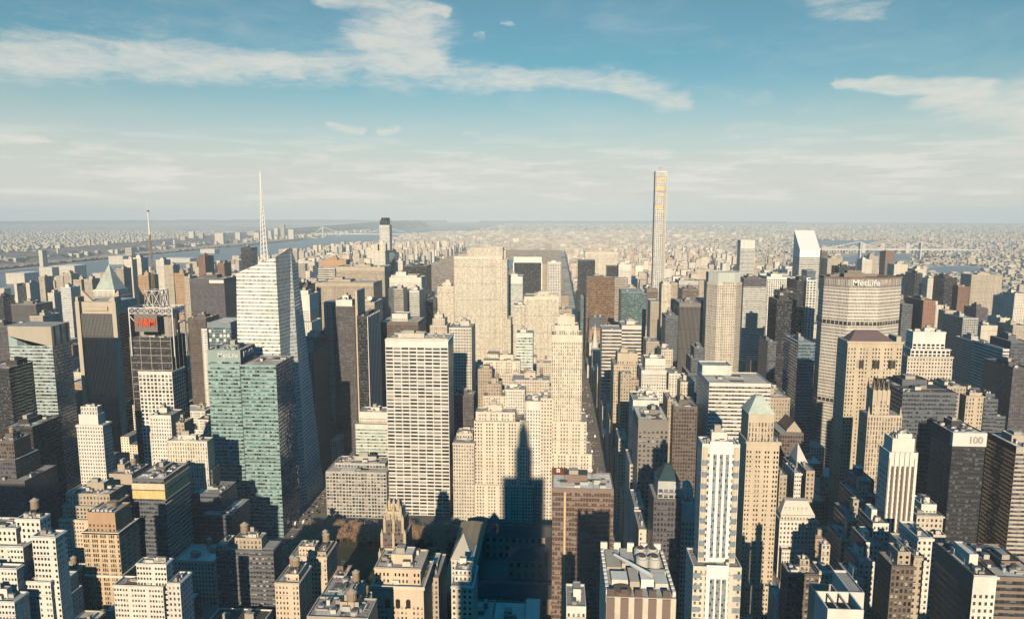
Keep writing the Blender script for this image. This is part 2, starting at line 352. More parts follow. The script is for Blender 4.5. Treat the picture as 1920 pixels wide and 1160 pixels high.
class Bld:
    """one building: an Empty at its base, its parts as children"""
    def __init__(s, name, label, x, y, cat='building', group=None):
        s.r = root(name, label, cat, x, y, 0, group); s.o = (x, y, 0); s.n = 0
    def part(s, name, mb, parent=None, label=None):
        o = mb.build(name, parent or s.r, s.o)
        if label: o['label'] = label
        return o
    def geowall(s, mb, a, b, z0, z1, st, wm, rev=.32):
        wall, glass, wu, wv, bay, fl, op = STY[st]
        L = math.hypot(b[0] - a[0], b[1] - a[1]); ux, uy = (b[0] - a[0]) / L, (b[1] - a[1]) / L; nx, ny = uy, -ux
        nb = max(1, round(L / bay)); nf = max(1, round((z1 - z0) / fl)); cw = L / nb; ch = (z1 - z0) / nf
        P = lambda u, z, d=0: (a[0] + ux * u - nx * d, a[1] + uy * u - ny * d, z)
        pan = []
        for i in range(nb):
            if 'grp' in op:
                skip = (i + 1) % op['grp'] == 0 and i < nb - 1
            else: skip = False
            for j in range(nf):
                u0, u1, v0, v1 = i * cw, (i + 1) * cw, z0 + j * ch, z0 + (j + 1) * ch
                if skip: mb.face([P(u0, v0), P(u1, v0), P(u1, v1), P(u0, v1)], wm); continue
                p0, p1 = u0 + cw * (1 - wu) / 2, u1 - cw * (1 - wu) / 2; q0, q1 = v0 + ch * (.52 - wv / 2), v0 + ch * (.52 + wv / 2)
                mb.face([P(u0, v0), P(u1, v0), P(u1, q0), P(u0, q0)], wm); mb.face([P(u0, q1), P(u1, q1), P(u1, v1), P(u0, v1)], wm)
                if p0 - u0 > .01:
                    mb.face([P(u0, q0), P(p0, q0), P(p0, q1), P(u0, q1)], wm); mb.face([P(p1, q0), P(u1, q0), P(u1, q1), P(p1, q1)], wm)
                mb.face([P(p0, q0), P(p1, q0), P(p1, q0, rev), P(p0, q0, rev)], wm); mb.face([P(p0, q1, rev), P(p1, q1, rev), P(p1, q1), P(p0, q1)], wm)
                mb.face([P(p0, q0), P(p0, q0, rev), P(p0, q1, rev), P(p0, q1)], wm); mb.face([P(p1, q0, rev), P(p1, q0), P(p1, q1), P(p1, q1, rev)], wm)
                pan.append((P((p0 + p1) / 2, (q0 + q1) / 2, rev - .05), p1 - p0 + .04, q1 - q0 + .04))
        j = 5
        while j < nf - 1 and wu < .9:      # projecting belt courses
            zz = z0 + j * ch
            mb.face([P(0, zz - .25, -.45), P(L, zz - .25, -.45), P(L, zz + .15, -.45), P(0, zz + .15, -.45)], wm); mb.face([P(0, zz + .15, -.45), P(L, zz + .15, -.45), P(L, zz + .15), P(0, zz + .15)], wm); mb.face([P(0, zz - .25), P(L, zz - .25), P(L, zz - .25, -.45), P(0, zz - .25, -.45)], wm); j += 7
        zt = z1 + (1.2 if z1 > 0 else 0)
        return pan, math.atan2(uy, ux)
    def panes(s, lst, rot, cap=100):
        lst = sorted(lst, key=lambda p: -p[0][2])
        for c, w, h in lst[:max(0, cap - s.n)]:
            o = bpy.data.objects.new('window', PANE); C.objects.link(o); o.parent = s.r
            o.location = (c[0] - s.o[0], c[1] - s.o[1], c[2]); o.scale = (w, 1, h); o.rotation_euler = (0, 0, rot); s.n += 1
        rest = lst[max(0, cap - s.n) if False else cap:]
        if rest:
            mb = MB(); g = glassmat(); cx, sx = math.cos(rot), math.sin(rot)
            for c, w, h in rest:
                a = (c[0] - cx * w / 2, c[1] - sx * w / 2); b = (c[0] + cx * w / 2, c[1] + sx * w / 2)
                mb.face([(*a, c[2] - h / 2), (*b, c[2] - h / 2), (*b, c[2] + h / 2), (*a, c[2] + h / 2)], g, [(0, 0), (1, 0), (1, 1), (0, 1)])
            o = s.part('window', mb); o['kind'] = 'stuff'
    def tier(s, x0, x1, y0, D, z0, z1, st, name='tower', roof='grey', tb=1.6, geo=False, par=1.1, reg=True, side=None):
        y1 = y0 + D; mb = MB(); k = STY[st]; wm = wallmat(st) if st != 'city' else None
        off = (rng.randint(0, 900), rng.randint(0, 900)); fp = [(x0, y0), (x1, y0), (x1, y1), (x0, y1)]
        pan = None
        if geo: pan, rot = s.geowall(mb, fp[0], fp[1], z0, z1 - tb, st, wm); mb.side(fp[0], fp[1], z1 - tb, z1, wm)
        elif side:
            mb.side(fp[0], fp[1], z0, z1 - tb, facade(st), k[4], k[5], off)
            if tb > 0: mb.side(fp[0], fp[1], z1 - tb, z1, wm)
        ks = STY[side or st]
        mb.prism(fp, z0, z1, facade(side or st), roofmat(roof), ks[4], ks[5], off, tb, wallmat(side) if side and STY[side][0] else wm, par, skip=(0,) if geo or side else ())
        o = s.part(name, mb)
        if geo and k[2] < .9 and z1 - z0 > 8:
            c = MB(); e = .5 + .25 * (int(x0 * 3) % 3); h = .7 + .35 * (int(x1 * 5) % 3)
            c.box(x0 - .3, x1 + e, y0 - e, y0 - .02, z1 - h - .5, z1 - .35, wm, wm)
            if x1 < 30: c.box(x1 + .02, x1 + e, y0, y1, z1 - h - .5, z1 - .35, wm, wm)
            s.part('cornice', c)
        if pan: s.panes(pan, rot)
        if reg: RECTS.append((x0 - 1, x1 + 1, y0 - 1, y1 + 1))
        return o
    def tank(s, x, y, z, r=2.6, h=5.5):
        wood = plain('tank_wood', (.30,.22,.15), .2, .8); st = plain('tank_steel', (.10,.09,.08), .1)
        mb = MB(); mb.cyl(x, y, z + 4, z + 4 + h, r, r * .95, wood, 12, False); t = s.part('water_tank', mb)
        c = MB(); c.cyl(x, y, z + 4 + h, z + 4 + h + r * .8, r * 1.12, 0, plain('tank_cone', (.36,.30,.23), .15), 12); s.part('conical_roof', c, t)
        l = MB()
        for i in (-1, 1):
            for j in (-1, 1): l.tube((x + i * r * .65, y + j * r * .65, z - .5), (x + i * r * .65, y + j * r * .65, z + 4.1), .22, st)
            l.tube((x + i * r * .65, y - r * .65, z), (x + i * r * .65, y + r * .65, z + 4), .14, st)
        s.part('tank_stand', l, t)
    def clutter(s, x0, x1, y0, y1, z, st, n=4, seed=0, tank=0, ph=True):
        q = random.Random(seed * 13 + int(x0 * 7)); W, D = x1 - x0, y1 - y0
        z -= 1.1
        if ph and W > 7 and D > 7:
            pw, pd, phh = W * q.uniform(.3, .5), D * q.uniform(.3, .5), q.uniform(3.5, 7)
            px, py = x0 + q.uniform(.12, .85 - pw / W) * W, y0 + q.uniform(.25, .9 - pd / D) * D
            mb = MB(); mb.box(px, px + pw, py, py + pd, z, z + phh, wallmat(st if STY[st][0] else 'lime'), roofmat(q.choice(['grey', 'pale', 'tar'])), par=.6)
            s.part('penthouse', mb)
            if W > 16:
                mb = MB(); mb.box(px + pw * .2, px + pw * .6, py + pd * .2, py + pd * .7, z + phh - .6, z + phh + q.uniform(2, 4), plain('lift_house', (.42,.37,.30)), roofmat('grey')); s.part('lift_house', mb)
        for i in range(n):
            w, d, h = q.uniform(1.5, min(6, W * .3)), q.uniform(1.5, min(6, D * .3)), q.uniform(1.2, 3.2)
            bx, by = q.uniform(x0 + 1.2, x1 - 1.2 - w), q.uniform(y0 + 1.2, y1 - 1.2 - d)
            mb = MB(); ty = q.random()
            if ty < .65:
                mb.box(bx, bx + w, by, by + d, z, z + h, plain('duct_metal_%d' % (i % 3), [(.5,.48,.44), (.30,.28,.26), (.62,.57,.49)][i % 3], .2, .5), None)
                mb.box(bx + .3, bx + w - .3, by + .3, by + d - .3, z + h, z + h + .5, plain('fan_deck', (.12,.12,.12)), None); s.part('air_handler', mb)
            elif ty < .85:
                r = min(w, d) / 2
                mb.cyl(bx + r, by + r, z, z + h, r, r, plain('cool_tower', (.46,.44,.40), .2, .5), 12); mb.cyl(bx + r, by + r, z + h, z + h + .8, r * .7, r * .7, plain('fan_deck', (.12,.12,.12)), 12); s.part('cooling_tower', mb)
            else:
                mb.box(bx, bx + w * 2 if bx + w * 2 < x1 - 1 else bx + w, by, by + .8, z + .4, z + 1.3, plain('pipe', (.42,.38,.33)), None)
                mb.box(bx + .2, bx + .5, by + .2, by + .6, z, z + .4, plain('pipe', (.42,.38,.33)), None); s.part('roof_duct', mb)
        if y0 < 760 and W > 8 and D > 6:
            for i in range(4):
                w, d = q.uniform(.15, .45) * W, q.uniform(.15, .45) * D; bx, by = q.uniform(x0 + .3, x1 - .3 - w), q.uniform(y0 + .3, y1 - .3 - d)
                mb = MB(); mb.box(bx, bx + w, by, by + d, z - .05, z + .06 + .03 * i, roofmat(('tar', 'pale', 'white', 'brown')[(i + seed) % 4]), None); s.part('roof_patch', mb)
            mb = MB(); pm = plain('pipe', (.42,.38,.33)); a = q.uniform(.2, .8) * W + x0; b = q.uniform(.2, .8) * D + y0
            mb.tube((a, y0 + .6, z + .5), (a, y1 - .6, z + .5), .18, pm, 5); mb.tube((x0 + .6, b, z + .4), (x1 - .6, b, z + .4), .16, pm, 5)
            for i in range(5): e = q.uniform(x0 + 1, x1 - 1), q.uniform(y0 + 1, y1 - 1); mb.tube((*e, z - .1), (*e, z + q.uniform(1, 2.2)), .2, pm, 5)
            s.part('roof_pipes', mb)
        for i in range(tank):
            s.tank(x0 + W * q.uniform(.2, .8), y0 + D * q.uniform(.3, .8), z + q.uniform(0, 2), q.uniform(2.0, 3.0), q.uniform(4, 6))
def T(name, label, tiers, cat='building', clut=3, tank=0, group=None):
    """tiers: (px left, px right, py of roof edge, distance Y, depth D, style [, options]) - the first one is the base"""
    rows = []
    for t in tiers:
        a, b, py, Y, D, st = t[:6]; op = t[6] if len(t) > 6 else {}
        x0, z = XZ(a, py, Y); x1, z2 = XZ(b, py, Y)
        rows.append([x0, x1, Y, D, (z + z2) / 2, st, op])
    B = Bld(name, label, (rows[0][0] + rows[0][1]) / 2, rows[0][2] + rows[0][3] / 2, cat, group)
    done = []
    for i, (x0, x1, Y, D, z1, st, op) in enumerate(rows):
        z0 = 0
        for (a0, a1, b0, b1, zz) in done:
            if x0 >= a0 - .6 and x1 <= a1 + .6 and Y >= b0 - .6 and Y + D <= b1 + .6 and zz < z1: z0 = max(z0, zz - (1.2 if zz > 0 else 0))
        op = dict(op); nm = op.pop('name', 'tower' if i == len(rows) - 1 and i == 0 else ('base' if i == 0 else 'tier'))
        cl = op.pop('cl', clut)
        if z0 > 0:      # keep upper tiers a hair inside the one below
            a0, a1, b0, b1, zz = [d for d in done if abs(d[4] - z0 - 1.2) < .01 or abs(d[4] - z0) < .01][0]
            x0, x1 = max(x0, a0 + .9), min(x1, a1 - .9); Y2 = max(Y, b0 + .9); D = min(Y + D, b1 - .9) - Y2; Y = Y2
        B.tier(x0, x1, Y, D, z0, z1, st, nm, **op)
        if cl and z1 > 0: B.clutter(x0 + .9, x1 - .9, Y + .9, Y + D - .9, z1, st, (cl if i == len(rows) - 1 or len(rows) == 1 else 2) * (3 if Y < 560 else 2 if Y < 760 else 1), i + int(z1), tank if i == len(rows) - 1 else 0, ph=(i == len(rows) - 1))
        done.append((x0, x1, Y, Y + D, z1))
    B.rows = done
    return B
# ================================================================== buildings, nearest streets first
G = dict(geo=True)
# ---- lower left
T('loft_building', 'white stepped loft block in the bottom left corner of the view', [
  (-60,94,1087,340,11,'whitegrp',G), (-60,42,1022,345,15,'whitegrp',G), (59,103,1005,342.5,8.5,'whitegrp',G), (-40,29,988,349,13,'white',G), (29,74,972,352,8,'white',G)], 'loft building', 4, 1)
T('loft_building', 'white low loft wing with terraces at the very bottom left edge', [(-70,30,1063,334,5,'whitegrp',G), (-80,26,1125,323,10,'whitegrp',G)], 'loft building', 2)
GT = T('office_tower', 'golden brick tower with bays of dark windows and a recessed penthouse', [(155,222,997,487,26,'goldgrp',G), (163,215,960,489,20,'orange',dict(name='penthouse_block',tb=9,cl=0))], 'office tower', 2)
x0, x1, y0, y1, z = GT.rows[0]; cm = plain('cornice_white', (.72,.64,.52))
for zz in (z - .6, z - 36):
    mb = MB(); mb.box(x0 - 1, x1 + 1, y0 - 1, y0 - .02, zz - .8, zz + .9, cm, None); mb.box(x1 + .02, x1 + 1, y0, y1, zz - .8, zz + .9, cm, None); GT.part('cornice', mb)
px0, px1, py0, py1, pz = GT.rows[1]; mb = MB(); mb.cyl(px0 + 12, py1 - 7, pz - 1.4, pz + 3.2, 4, 4, plain('tank_wood', (.30,.22,.15), .2, .8), 20); GT.part('round_tank', mb)
for k in range(5): mb = MB(); mb.box(px0 + 2 + 3.4 * k, px0 + 4.4 + 3.4 * k, py0 + 3, py0 + 7, pz - 1.2, pz + .6 + .5 * (k % 2), met, None) if 'met' in globals() else mb.box(px0 + 2 + 3.4 * k, px0 + 4.4 + 3.4 * k, py0 + 3, py0 + 7, pz - 1.2, pz + .6 + .5 * (k % 2), plain('duct_metal_0', (.5,.48,.44), .2, .5), None); GT.part('air_handler', mb)
T('loft_building', 'pale loft block with stacked white rooftop storeys beside the golden tower', [
  (212,305,1097,385,11,'whitegrp',G), (255,311,1056,387.5,8,'whitegrp',G)], 'loft building', 5)
T('loft_building', 'narrow pale loft wing with flat tan roof against the slab tower', [(314,337,1092,385,14,'white',dict(geo=True,roof='tan'))], 'loft building', 2)
T('office_tower', 'tan stepped block with long cornices under the white tower', [
  (110,205,974,520,30,'warm',G), (115,207,948,524,26,'tan',dict(geo=True,name='tier')), (120,205,925,528,20,'tan',dict(roof='tan'))], 'office building', 3)
T('loft_building', 'plain tan brick box with rooftop tanks behind the stepped tan block', [(204,247,888,560,26,'tan',dict(tb=22))], 'loft building', 5, 1)
T('office_tower', 'white slender tower of deco setbacks with a blank flank, left of the ribbed tower', [
  (143,192,796,610,13,'white',dict(geo=True)), (147,183,777,612,10,'white',dict(name='tier',tb=10)), (151,182,762,614,7,'white',dict(tb=12))], 'office tower', 3)
ct = T('office_tower', 'unfinished tower with bare slab edges and yellow netting', [(248,307,897,520,38,'slate',dict(side='brnband',roof='pale'))], 'tower under construction', 7)
x0, x1, y0, y1, z = ct.rows[0]
net = plain('safety_net', (.66,.48,.20), .3, .5)
mb = MB(); mb.box(x0 - .5, x1 + .5, y0 - .5, y1 + .5, z - 17, z - 10, net, None); mb.box(x0 - .6, x1 + .6, y0 - .6, y1 + .6, z - 9, z - 4, plain('net_pale', (.66,.52,.34), .3, .5), None); ct.part('safety_net', mb)
for k in range(24):
    mb = MB(); zz = z - 18 - k * 3.9
    if zz < 4: break
    mb.box(x1, x1 + 1.0, y0, y1, zz, zz + .5, plain('slab_edge', (.52,.46,.40)), None); ct.part('floor_slab', mb)
T('office_tower', 'white ribbed tower with a long blue window strip and dark stepped flank', [
  (312,388,826,585,12,'creamrib',dict(geo=False,roof='tan'))], 'office tower', 4)
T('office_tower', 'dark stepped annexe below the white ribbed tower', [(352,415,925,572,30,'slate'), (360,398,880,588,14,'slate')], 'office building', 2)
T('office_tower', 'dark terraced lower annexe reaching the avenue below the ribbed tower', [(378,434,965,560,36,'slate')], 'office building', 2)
T('office_tower', 'cream tower with plain side wall in front of the gridded white block', [(281,320,778,632,22,'white',dict(side='blank',tb=3))], 'office tower', 3)
T('hotel', 'small tan tower with dark hipped cap behind the ribbed white tower', [(322,345,792,640,18,'tan')], 'hotel', 2)
T('office_tower', 'loft tower coloured dark for shade with one sunlit corner, left of the park', [
  (404,512,1030,478,16,'slate',dict(geo=True)), (410,424,1018,479,14,'lime',dict(name='tier')), (440,490,1008,481,10,'tan',dict(name='penthouse_block'))], 'loft building', 4, 1)  # shade coloured into the tan wall as slate; sunlit corner coloured pale
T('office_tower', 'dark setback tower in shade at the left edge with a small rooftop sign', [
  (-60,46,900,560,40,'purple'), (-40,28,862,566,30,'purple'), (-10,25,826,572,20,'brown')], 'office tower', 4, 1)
# ---- foreground, centre
T('loft_building', 'small tan loft with two water tanks at the park corner', [(515,560,1092,420,24,'warm',dict(geo=True)), (537,560,1076,424,16,'warm')], 'loft building', 4, 2)
T('loft_building', 'tan loft with a big wooden water tank, second from the dark shaded loft', [(544,612,1042,462,24,'warm',dict(geo=True)), (560,590,1024,464,10,'warm'), (594,612,1034,464,18,'tan')], 'loft building', 4, 2)
T('loft_building', 'reddish small block with roof frames right of the water tank lofts', [(612,640,1094,430,26,'brick',dict(roof='pale'))], 'loft building', 4)
T('loft_building', 'wide plain tan block with blank parapet at the bottom edge', [(600,648,1118,372,24,'warm',dict(geo=True,tb=9)), (648,668,1120,374,20,'tan',dict(tb=5))], 'loft building', 3, 1)
T('loft_building', 'low dark rooftop with round vents at the bottom edge', [(575,690,1156,350,20,'tan')], 'loft building', 5, 1)
cl = T('clubhouse', 'ornate cream block with three tall arched windows and a terrace roof', [
  (697,794,1098,410,34,'warm',dict(geo=True,tb=13)), (702,788,1064,414,26,'warm',dict(geo=True,name='tier',tb=2.5,roof='tan'))], 'club building', 6)
x0, x1, y0, y1, z = cl.rows[0]; W = x1 - x0
for k in range(3):
    mb = MB(); cx = x0 + W * (.30 + .2 * k); n = 8
    pts = [(cx - 1.5, y0 - .12, z - 15), (cx + 1.5, y0 - .12, z - 15)] + [(cx + 1.5 * math.cos(math.pi * i / n), y0 - .12, z - 10.2 + 1.5 * math.sin(math.pi * i / n)) for i in range(n + 1)]
    mb.face(pts, plain('arch_glass', (.035,.032,.03), .1, 1, .25, .5)); cl.part('arched_window', mb)
mb = MB(); mb.box(x0 - .9, x1 + .9, y0 - .9, y0, z - 1.8, z + .3, wallmat('cream'), None); mb.box(x1, x1 + .9, y0, y1, z - 1.8, z + .3, wallmat('cream'), None); cl.part('cornice', mb)
nb_ = T('loft_building', 'slim cream building with a pyramid roof beside the dark library', [(846,886,1098,395,26,'cream',dict(geo=True)), (852,884,1068,402,12,'white',dict(name='penthouse_block',tb=14))], 'building', 2)
pb = T('loft_building', 'cream tower topped by a grey stone pyramid in front of the park', [(846,885,1046,432,20,'cream',dict(geo=True,par=0))], 'building', 0)
x0, x1, y0, y1, z = pb.rows[0]
mb = MB(); cx, cyy = (x0 + x1) / 2, (y0 + y1) / 2
for a, b in (((x0, y0), (x1, y0)), ((x1, y0), (x1, y1)), ((x1, y1), (x0, y1)), ((x0, y1), (x0, y0))): mb.face([(*a, z), (*b, z), (cx, cyy, z + 13)], plain('slate_roof', (.42,.38,.31)))
pb.part('pyramid_roof', mb)
T('loft_building', 'narrow shaded block in the gap right of the arched block', [(796,822,1082,440,34,'tan')], 'building', 3)
T('loft_building', 'small white rooftop with two lamp arms at the bottom edge', [(1062,1099,1136,330,22,'white',dict(tb=3))], 'building', 2)
# black and gold tower by the park
rb = T('stepped_tower', 'dark brown tower with golden pinnacled crown rising over the park', [
  (710,765,1040,470,24,'brown'), (714,761,1004,471,21,'brown',dict(name='tier',par=0)), (719,757,976,472.5,17,'brown',dict(name='tier',par=0)), (723,753,958,474,13,'goldrib',dict(name='crown_tier',par=0)), (728,749,944,476,8,'goldrib',dict(name='crown_tier',par=0))], 'tower', 0)
gm_ = plain('gilded_stone', (.50,.39,.26), .3, .5)
for (x0, x1, y0, y1, z) in rb.rows[:]:
    for sx in (x0 + .8, (x0 + x1) / 2, x1 - .8):
        mb = MB(); mb.box(sx - .9, sx + .9, y0 - .6, y0 + 1.0, z - 9, z + 2, gm_, None); mb.cyl(sx, y0 + .2, z + 2, z + 5.5, .8, 0, gm_, 6); rb.part('pinnacle', mb)
# brown bank tower and the crenellated white tower
hs = T('office_tower', 'red brown gridded tower with a flat cream roof beside the avenue', [(1036,1151,915,480,32,'hsbc',dict(roof='white',tb=3))], 'office tower', 6)
x0, x1, y0, y1, z = hs.rows[0]
mb = MB(); xs = x0 + (x1 - x0) * .19; mb.box(xs, xs + 1.3, y0 - .6, y0, 4, z - 3, plain('gold_fin', (.62,.46,.26)), None); hs.part('vertical_fin', mb)
mb = MB(); sx0, sz = XZ(1035, 896, y1 - 4); sx1, sz1 = XZ(1064, 877, y1 - 4); mb.box(sx0, sx1, y1 - 4.5, y1 - 3.5, z - 1, sz1, plain('sign_brown', (.15,.045,.03)), None); sg = hs.part('roof_sign', mb)
mb = MB(); wf = plain('sign_white', (.8,.76,.7))
for a, b, c, d in ((.30,.36,.25,.95), (.36,.46,.30,.42), (.46,.52,.25,.6), (.40,.5,.62,.9), (.80,.9,.15,.3)):
    mb.box(sx0 + (sx1 - sx0) * a, sx0 + (sx1 - sx0) * b, y1 - 4.62, y1 - 4.52, z + (sz1 - z) * c, z + (sz1 - z) * d, wf, None)
hs.part('sign_figure', mb, sg)
cb = T('hotel', 'white crenellated tower with cooling tanks on its roof at the bottom centre', [(1137,1268,1120,224,34,'blank',dict(roof='tan',tb=6,par=.3))], 'hotel', 0)
x0, x1, y0, y1, z = cb.rows[0]
cw = plain('crenel_white', (.70,.64,.55)); cs = plain('strip_brown', (.13,.09,.075)); cg = plain('louvre_strip', (.21,.15,.125), .1, 2.5)
W = x1 - x0; n = 5
for i in range(n):
    mb = MB(); a = x0 + W * (i / n) + .1; b = a + W / n * .58
    mb.box(a, b, y0 - .5, y0 + .25, 20, z - .2, cg, None); cb.part('louvre_strip', mb)
for i in range(5):
    mb = MB(); a = x0 + W * i / 4.6; mb.box(a, a + W * .11, y1 - .8, y1 + .1, z - 3, z + 3.2, cw, None); cb.part('merlon', mb)
    mb = MB(); a = x0 + W * (i + .06) / 5; mb.box(a, a + W * .105, y0 + .25, y0 + .9, z - 1, z + 2.6, cs, None); cb.part('merlon', mb)
for i in range(11):
    for xx in (x0 - .1, x1 - 1.0):
        mb = MB(); yy = y0 + 1.5 + (y1 - y0 - 3) * i / 11; mb.box(xx, xx + 1.1, yy, yy + 1.6, z - 3, z + 1.6, cw, cw); cb.part('merlon', mb)
met = plain('tank_metal', (.52,.50,.44), .15, .6, .5)
for i in range(2):
    for j in range(2):
        tx, ty = x0 + W * (.62 + .19 * i), y1 - 12.5 + 6.2 * j
        mb = MB(); mb.cyl(tx, ty, z - .3, z + 3.6, 2.4, 2.3, met, 20); mb.cyl(tx, ty, z + 3.6, z + 4.3, 1.8, 1.7, met, 20); mb.cyl(tx, ty, z + 4.3, z + 4.5, 1.4, 1.4, cs, 16); cb.part('cooling_tower', mb)
for k, (a, b, c, d, h, cc) in enumerate([(.06,.28,.55,.95,1.0,(.44,.38,.29)), (.30,.42,.6,.95,1.6,(.52,.46,.36)), (.10,.34,.22,.40,2.2,(.66,.60,.50)), (.36,.50,.16,.45,2.8,(.46,.40,.31)), (.53,.72,.20,.36,3.0,(.74,.72,.68)), (.74,.93,.2,.42,1.6,(.62,.57,.48)), (.5,.96,.46,.52,1.2,(.58,.52,.43))]):
    mb = MB(); D = y1 - y0; mb.box(x0 + W * a, x0 + W * b, y0 + D * c, y0 + D * d, z - .3, z + h, plain('roof_block_%d' % k, cc), None); cb.part('roof_block', mb)
mb = MB(); D = y1 - y0; mb.tube((x0 + W * .2, y0 + D * .75, z + 2.4), (x0 + W * .68, y0 + D * .22, z + 4.2), .5, plain('arm_white', (.78,.75,.70)), 6, .9); cb.part('crane_arm', mb)
mb = MB(); mb.cyl(x0 + W * .24, y0 + 3.2, z - .3, z + 1.4, 3.2, 3.2, plain('drum_brown', (.17,.115,.09)), 20); cb.part('round_deck', mb)
# ---- lower right
ft = T('apartment_tower', 'white tower with blue glass strips and rounded golden corners', [
  (1300,1391,1062,372,22,'cream',dict()), (1317,1388,832,379,13,'white',dict(tb=5,roof='pale'))], 'apartment tower', 4)
bs = plain('blue_pane', (.24,.275,.30), .25, .6, .2, .5); ww = plain('white_pier', (.80,.77,.72))
for ti, (x0, x1, y0, y1, z) in enumerate(ft.rows):
    W = x1 - x0; zb = 0 if ti == 0 else ft.rows[0][4]
    if ti == 1:
        mb = MB(); 
        mb.box(x0 + W*.2, x1 - W*.2, y0 - .5, y0 + .1, zb, z + 1.5, ww, None); ft.part('white_bay', mb)
    else:
        mb = MB(); mb.box(x0 + W*.27, x1 - W*.27, y0 - .5, y0 + .1, 0, z + 1, ww, None); ft.part('white_bay', mb)
    for f in (.30, .47, .63) if ti == 1 else (.35, .48, .60):
        mb = MB(); k = 0
        while zb + 2 + k * 3.4 < z - 8: mb.box(x0 + W*f, x0 + W*(f + .088), y0 - .62, y0 - .45, zb + 2 + k*3.4, zb + 5.3 + k*3.4, bs, None); mb.box(x0 + W*(f + (.0 if k % 2 else .046)), x0 + W*(f + (.042 if k % 2 else .088)), y0 - .66, y0 - .6, zb + 3 + k*3.4, zb + 4.6 + k*3.4, glassmat(), None); k += 1
        o = ft.part('window_strip', mb)
    for sx in (x0 + W*.085, x1 - W*.085):
        mb = MB(); k = 0
        while zb + 2 + k * 6.8 < z - 6:
            if ti: mb.cyl(sx, y0 + 1.2, zb + 2 + k*6.8, zb + 5.2 + k*6.8, W*.098, W*.098, bs, 14)
            else: mb.box(sx - W*.08, sx + W*.08, y0 - .2, y0 + .1, zb + 2 + k*6.8, zb + 5 + k*6.8, bs, None)
            k += 1
        ft.part('corner_window', mb)
        if ti:
            mb = MB(); mb.cyl(sx, y0 + 1.2, zb, z - 2, W*.088, W*.088, plain('gold_corner', (.60,.50,.36)), 14); ft.part('rounded_corner', mb)
gt = T('stepped_tower', 'golden stone tower with a pale green pyramid roof', [
  (1398,1468,1098,484,30,'goldcen',dict(geo=True)), (1400,1462,828,490,22,'goldcen',dict(geo=True,tb=6,par=0)), (1404,1452,776,492,19,'goldrib',dict(name='crown_tier',tb=6,par=0))], 'tower', 0)
x0, x1, y0, y1, z = gt.rows[2]; cx = (x0 + x1) / 2; rm = roofmat('copper')
mb = MB(); xa, za = XZ(1422, 740, (y0 + y1) / 2); h = za - z
P = [(x0 - .6, y0 - .6, z), (x1 + .6, y0 - .6, z), (x1 + .6, y1, z), (x0 - .6, y1, z)]; Q = [(cx - 2.4, y0 + 7, z + h), (cx + 2.4, y0 + 7, z + h), (cx + 2.4, y1 - 7, z + h), (cx - 2.4, y1 - 7, z + h)]
for i in range(4): mb.face([P[i], P[(i + 1) % 4], Q[(i + 1) % 4], Q[i]], rm)
mb.face(Q, rm); gt.part('pyramid_roof', mb)
for r in gt.rows[:2]:
    mb = MB(); mb.box(r[0] - .8, r[1] + .8, r[2] - .8, r[2], r[4] - 1.2, r[4] + .4, wallmat('gold'), None); gt.part('cornice', mb)
    for f in (.08, .3, .5, .7, .92):
        mb = MB(); sx = r[0] + (r[1] - r[0]) * f; mb.cyl(sx, r[2] + .3, r[4] - 1, r[4] + 4, .8, .1, wallmat('gold'), 6); gt.part('finial', mb)
tr = T('office_tower', 'grey tower with dark teal hipped roof in the shaded street', [(1226,1278,935,450,26,'purple',dict(side='slate')), (1234,1277,902,453,18,'greyg',dict(name='tier',tb=5,par=0))], 'office tower', 0)
x0, x1, y0, y1, z = tr.rows[1]; cx = (x0 + x1) / 2; mb = MB(); rm = roofmat('teal')
P = [(x0, y0, z), (x1, y0, z), (x1, y1, z), (x0, y1, z)]; Q = [(cx - 1.6, y0 + 8, z + 9), (cx + 1.6, y0 + 8, z + 9), (cx + 1.6, y1 - 7, z + 9), (cx - 1.6, y1 - 7, z + 9)]
for i in range(4): mb.face([P[i], P[(i + 1) % 4], Q[(i + 1) % 4], Q[i]], rm)
mb.face(Q, rm); tr.part('hipped_roof', mb)
for k in range(8):
    mb = MB(); zz = z - 9 - 5.5 * k; W = x1 - x0
    mb.box(x0 + W * .22, x1 - W * .06, y0 - 1.2 + (.7 if k > 0 else 0), y0 + .0, zz, zz + 1.4, plain('bay_rail', (.40,.36,.32)), None); tr.part('balcony_band', mb)
T('loft_building', 'blank cream block beside the teal hipped roof', [(1279,1306,942,468,26,'white',dict(tb=14)), (1286,1300,915,474,14,'white',dict(tb=9))], 'building', 3)
T('loft_building', 'thin sunlit brick slice along the avenue with a long shaded flank', [(1181,1196,870,590,40,'lime',dict(geo=True))], 'building', 2)
T('loft_building', 'narrow cream building with shaded flank, below the brick slice', [(1190,1208,950,525,36,'cream',dict(geo=True))], 'building', 2)
T('loft_building', 'small cream house front deep in the avenue shadow', [(1198,1214,992,480,34,'cream',dict())], 'building', 2)
T('office_tower', 'ornate white block with a mansard roof behind the golden tower', [(1462,1531,974,510,15,'white',dict(geo=True)), (1464,1529,966,511,13,'creamrib',dict(tb=1,par=0))], 'office building', 0)
mr = T('office_tower', 'pale mansard block with dormers in the right foreground', [(1466,1529,1030,504,5.5,'whitegrp',dict(geo=True))], 'office building', 0)
x0, x1 = XZ(1464, 966, 511)[0], XZ(1529, 966, 511)[0]; z = XZ(1500, 966, 511)[1]; mb = MB(); rm = plain('mansard', (.58,.54,.47))
P = [(x0, 511.8, z), (x1, 511.8, z), (x1, 524, z), (x0, 524, z)]; Q = [(x0 + 4, 515, z + 10), (x1 - 5, 515, z + 10), (x1 - 5, 521, z + 10), (x0 + 4, 521, z + 10)]
for i in range(4): mb.face([P[i], P[(i + 1) % 4], Q[(i + 1) % 4], Q[i]], rm)
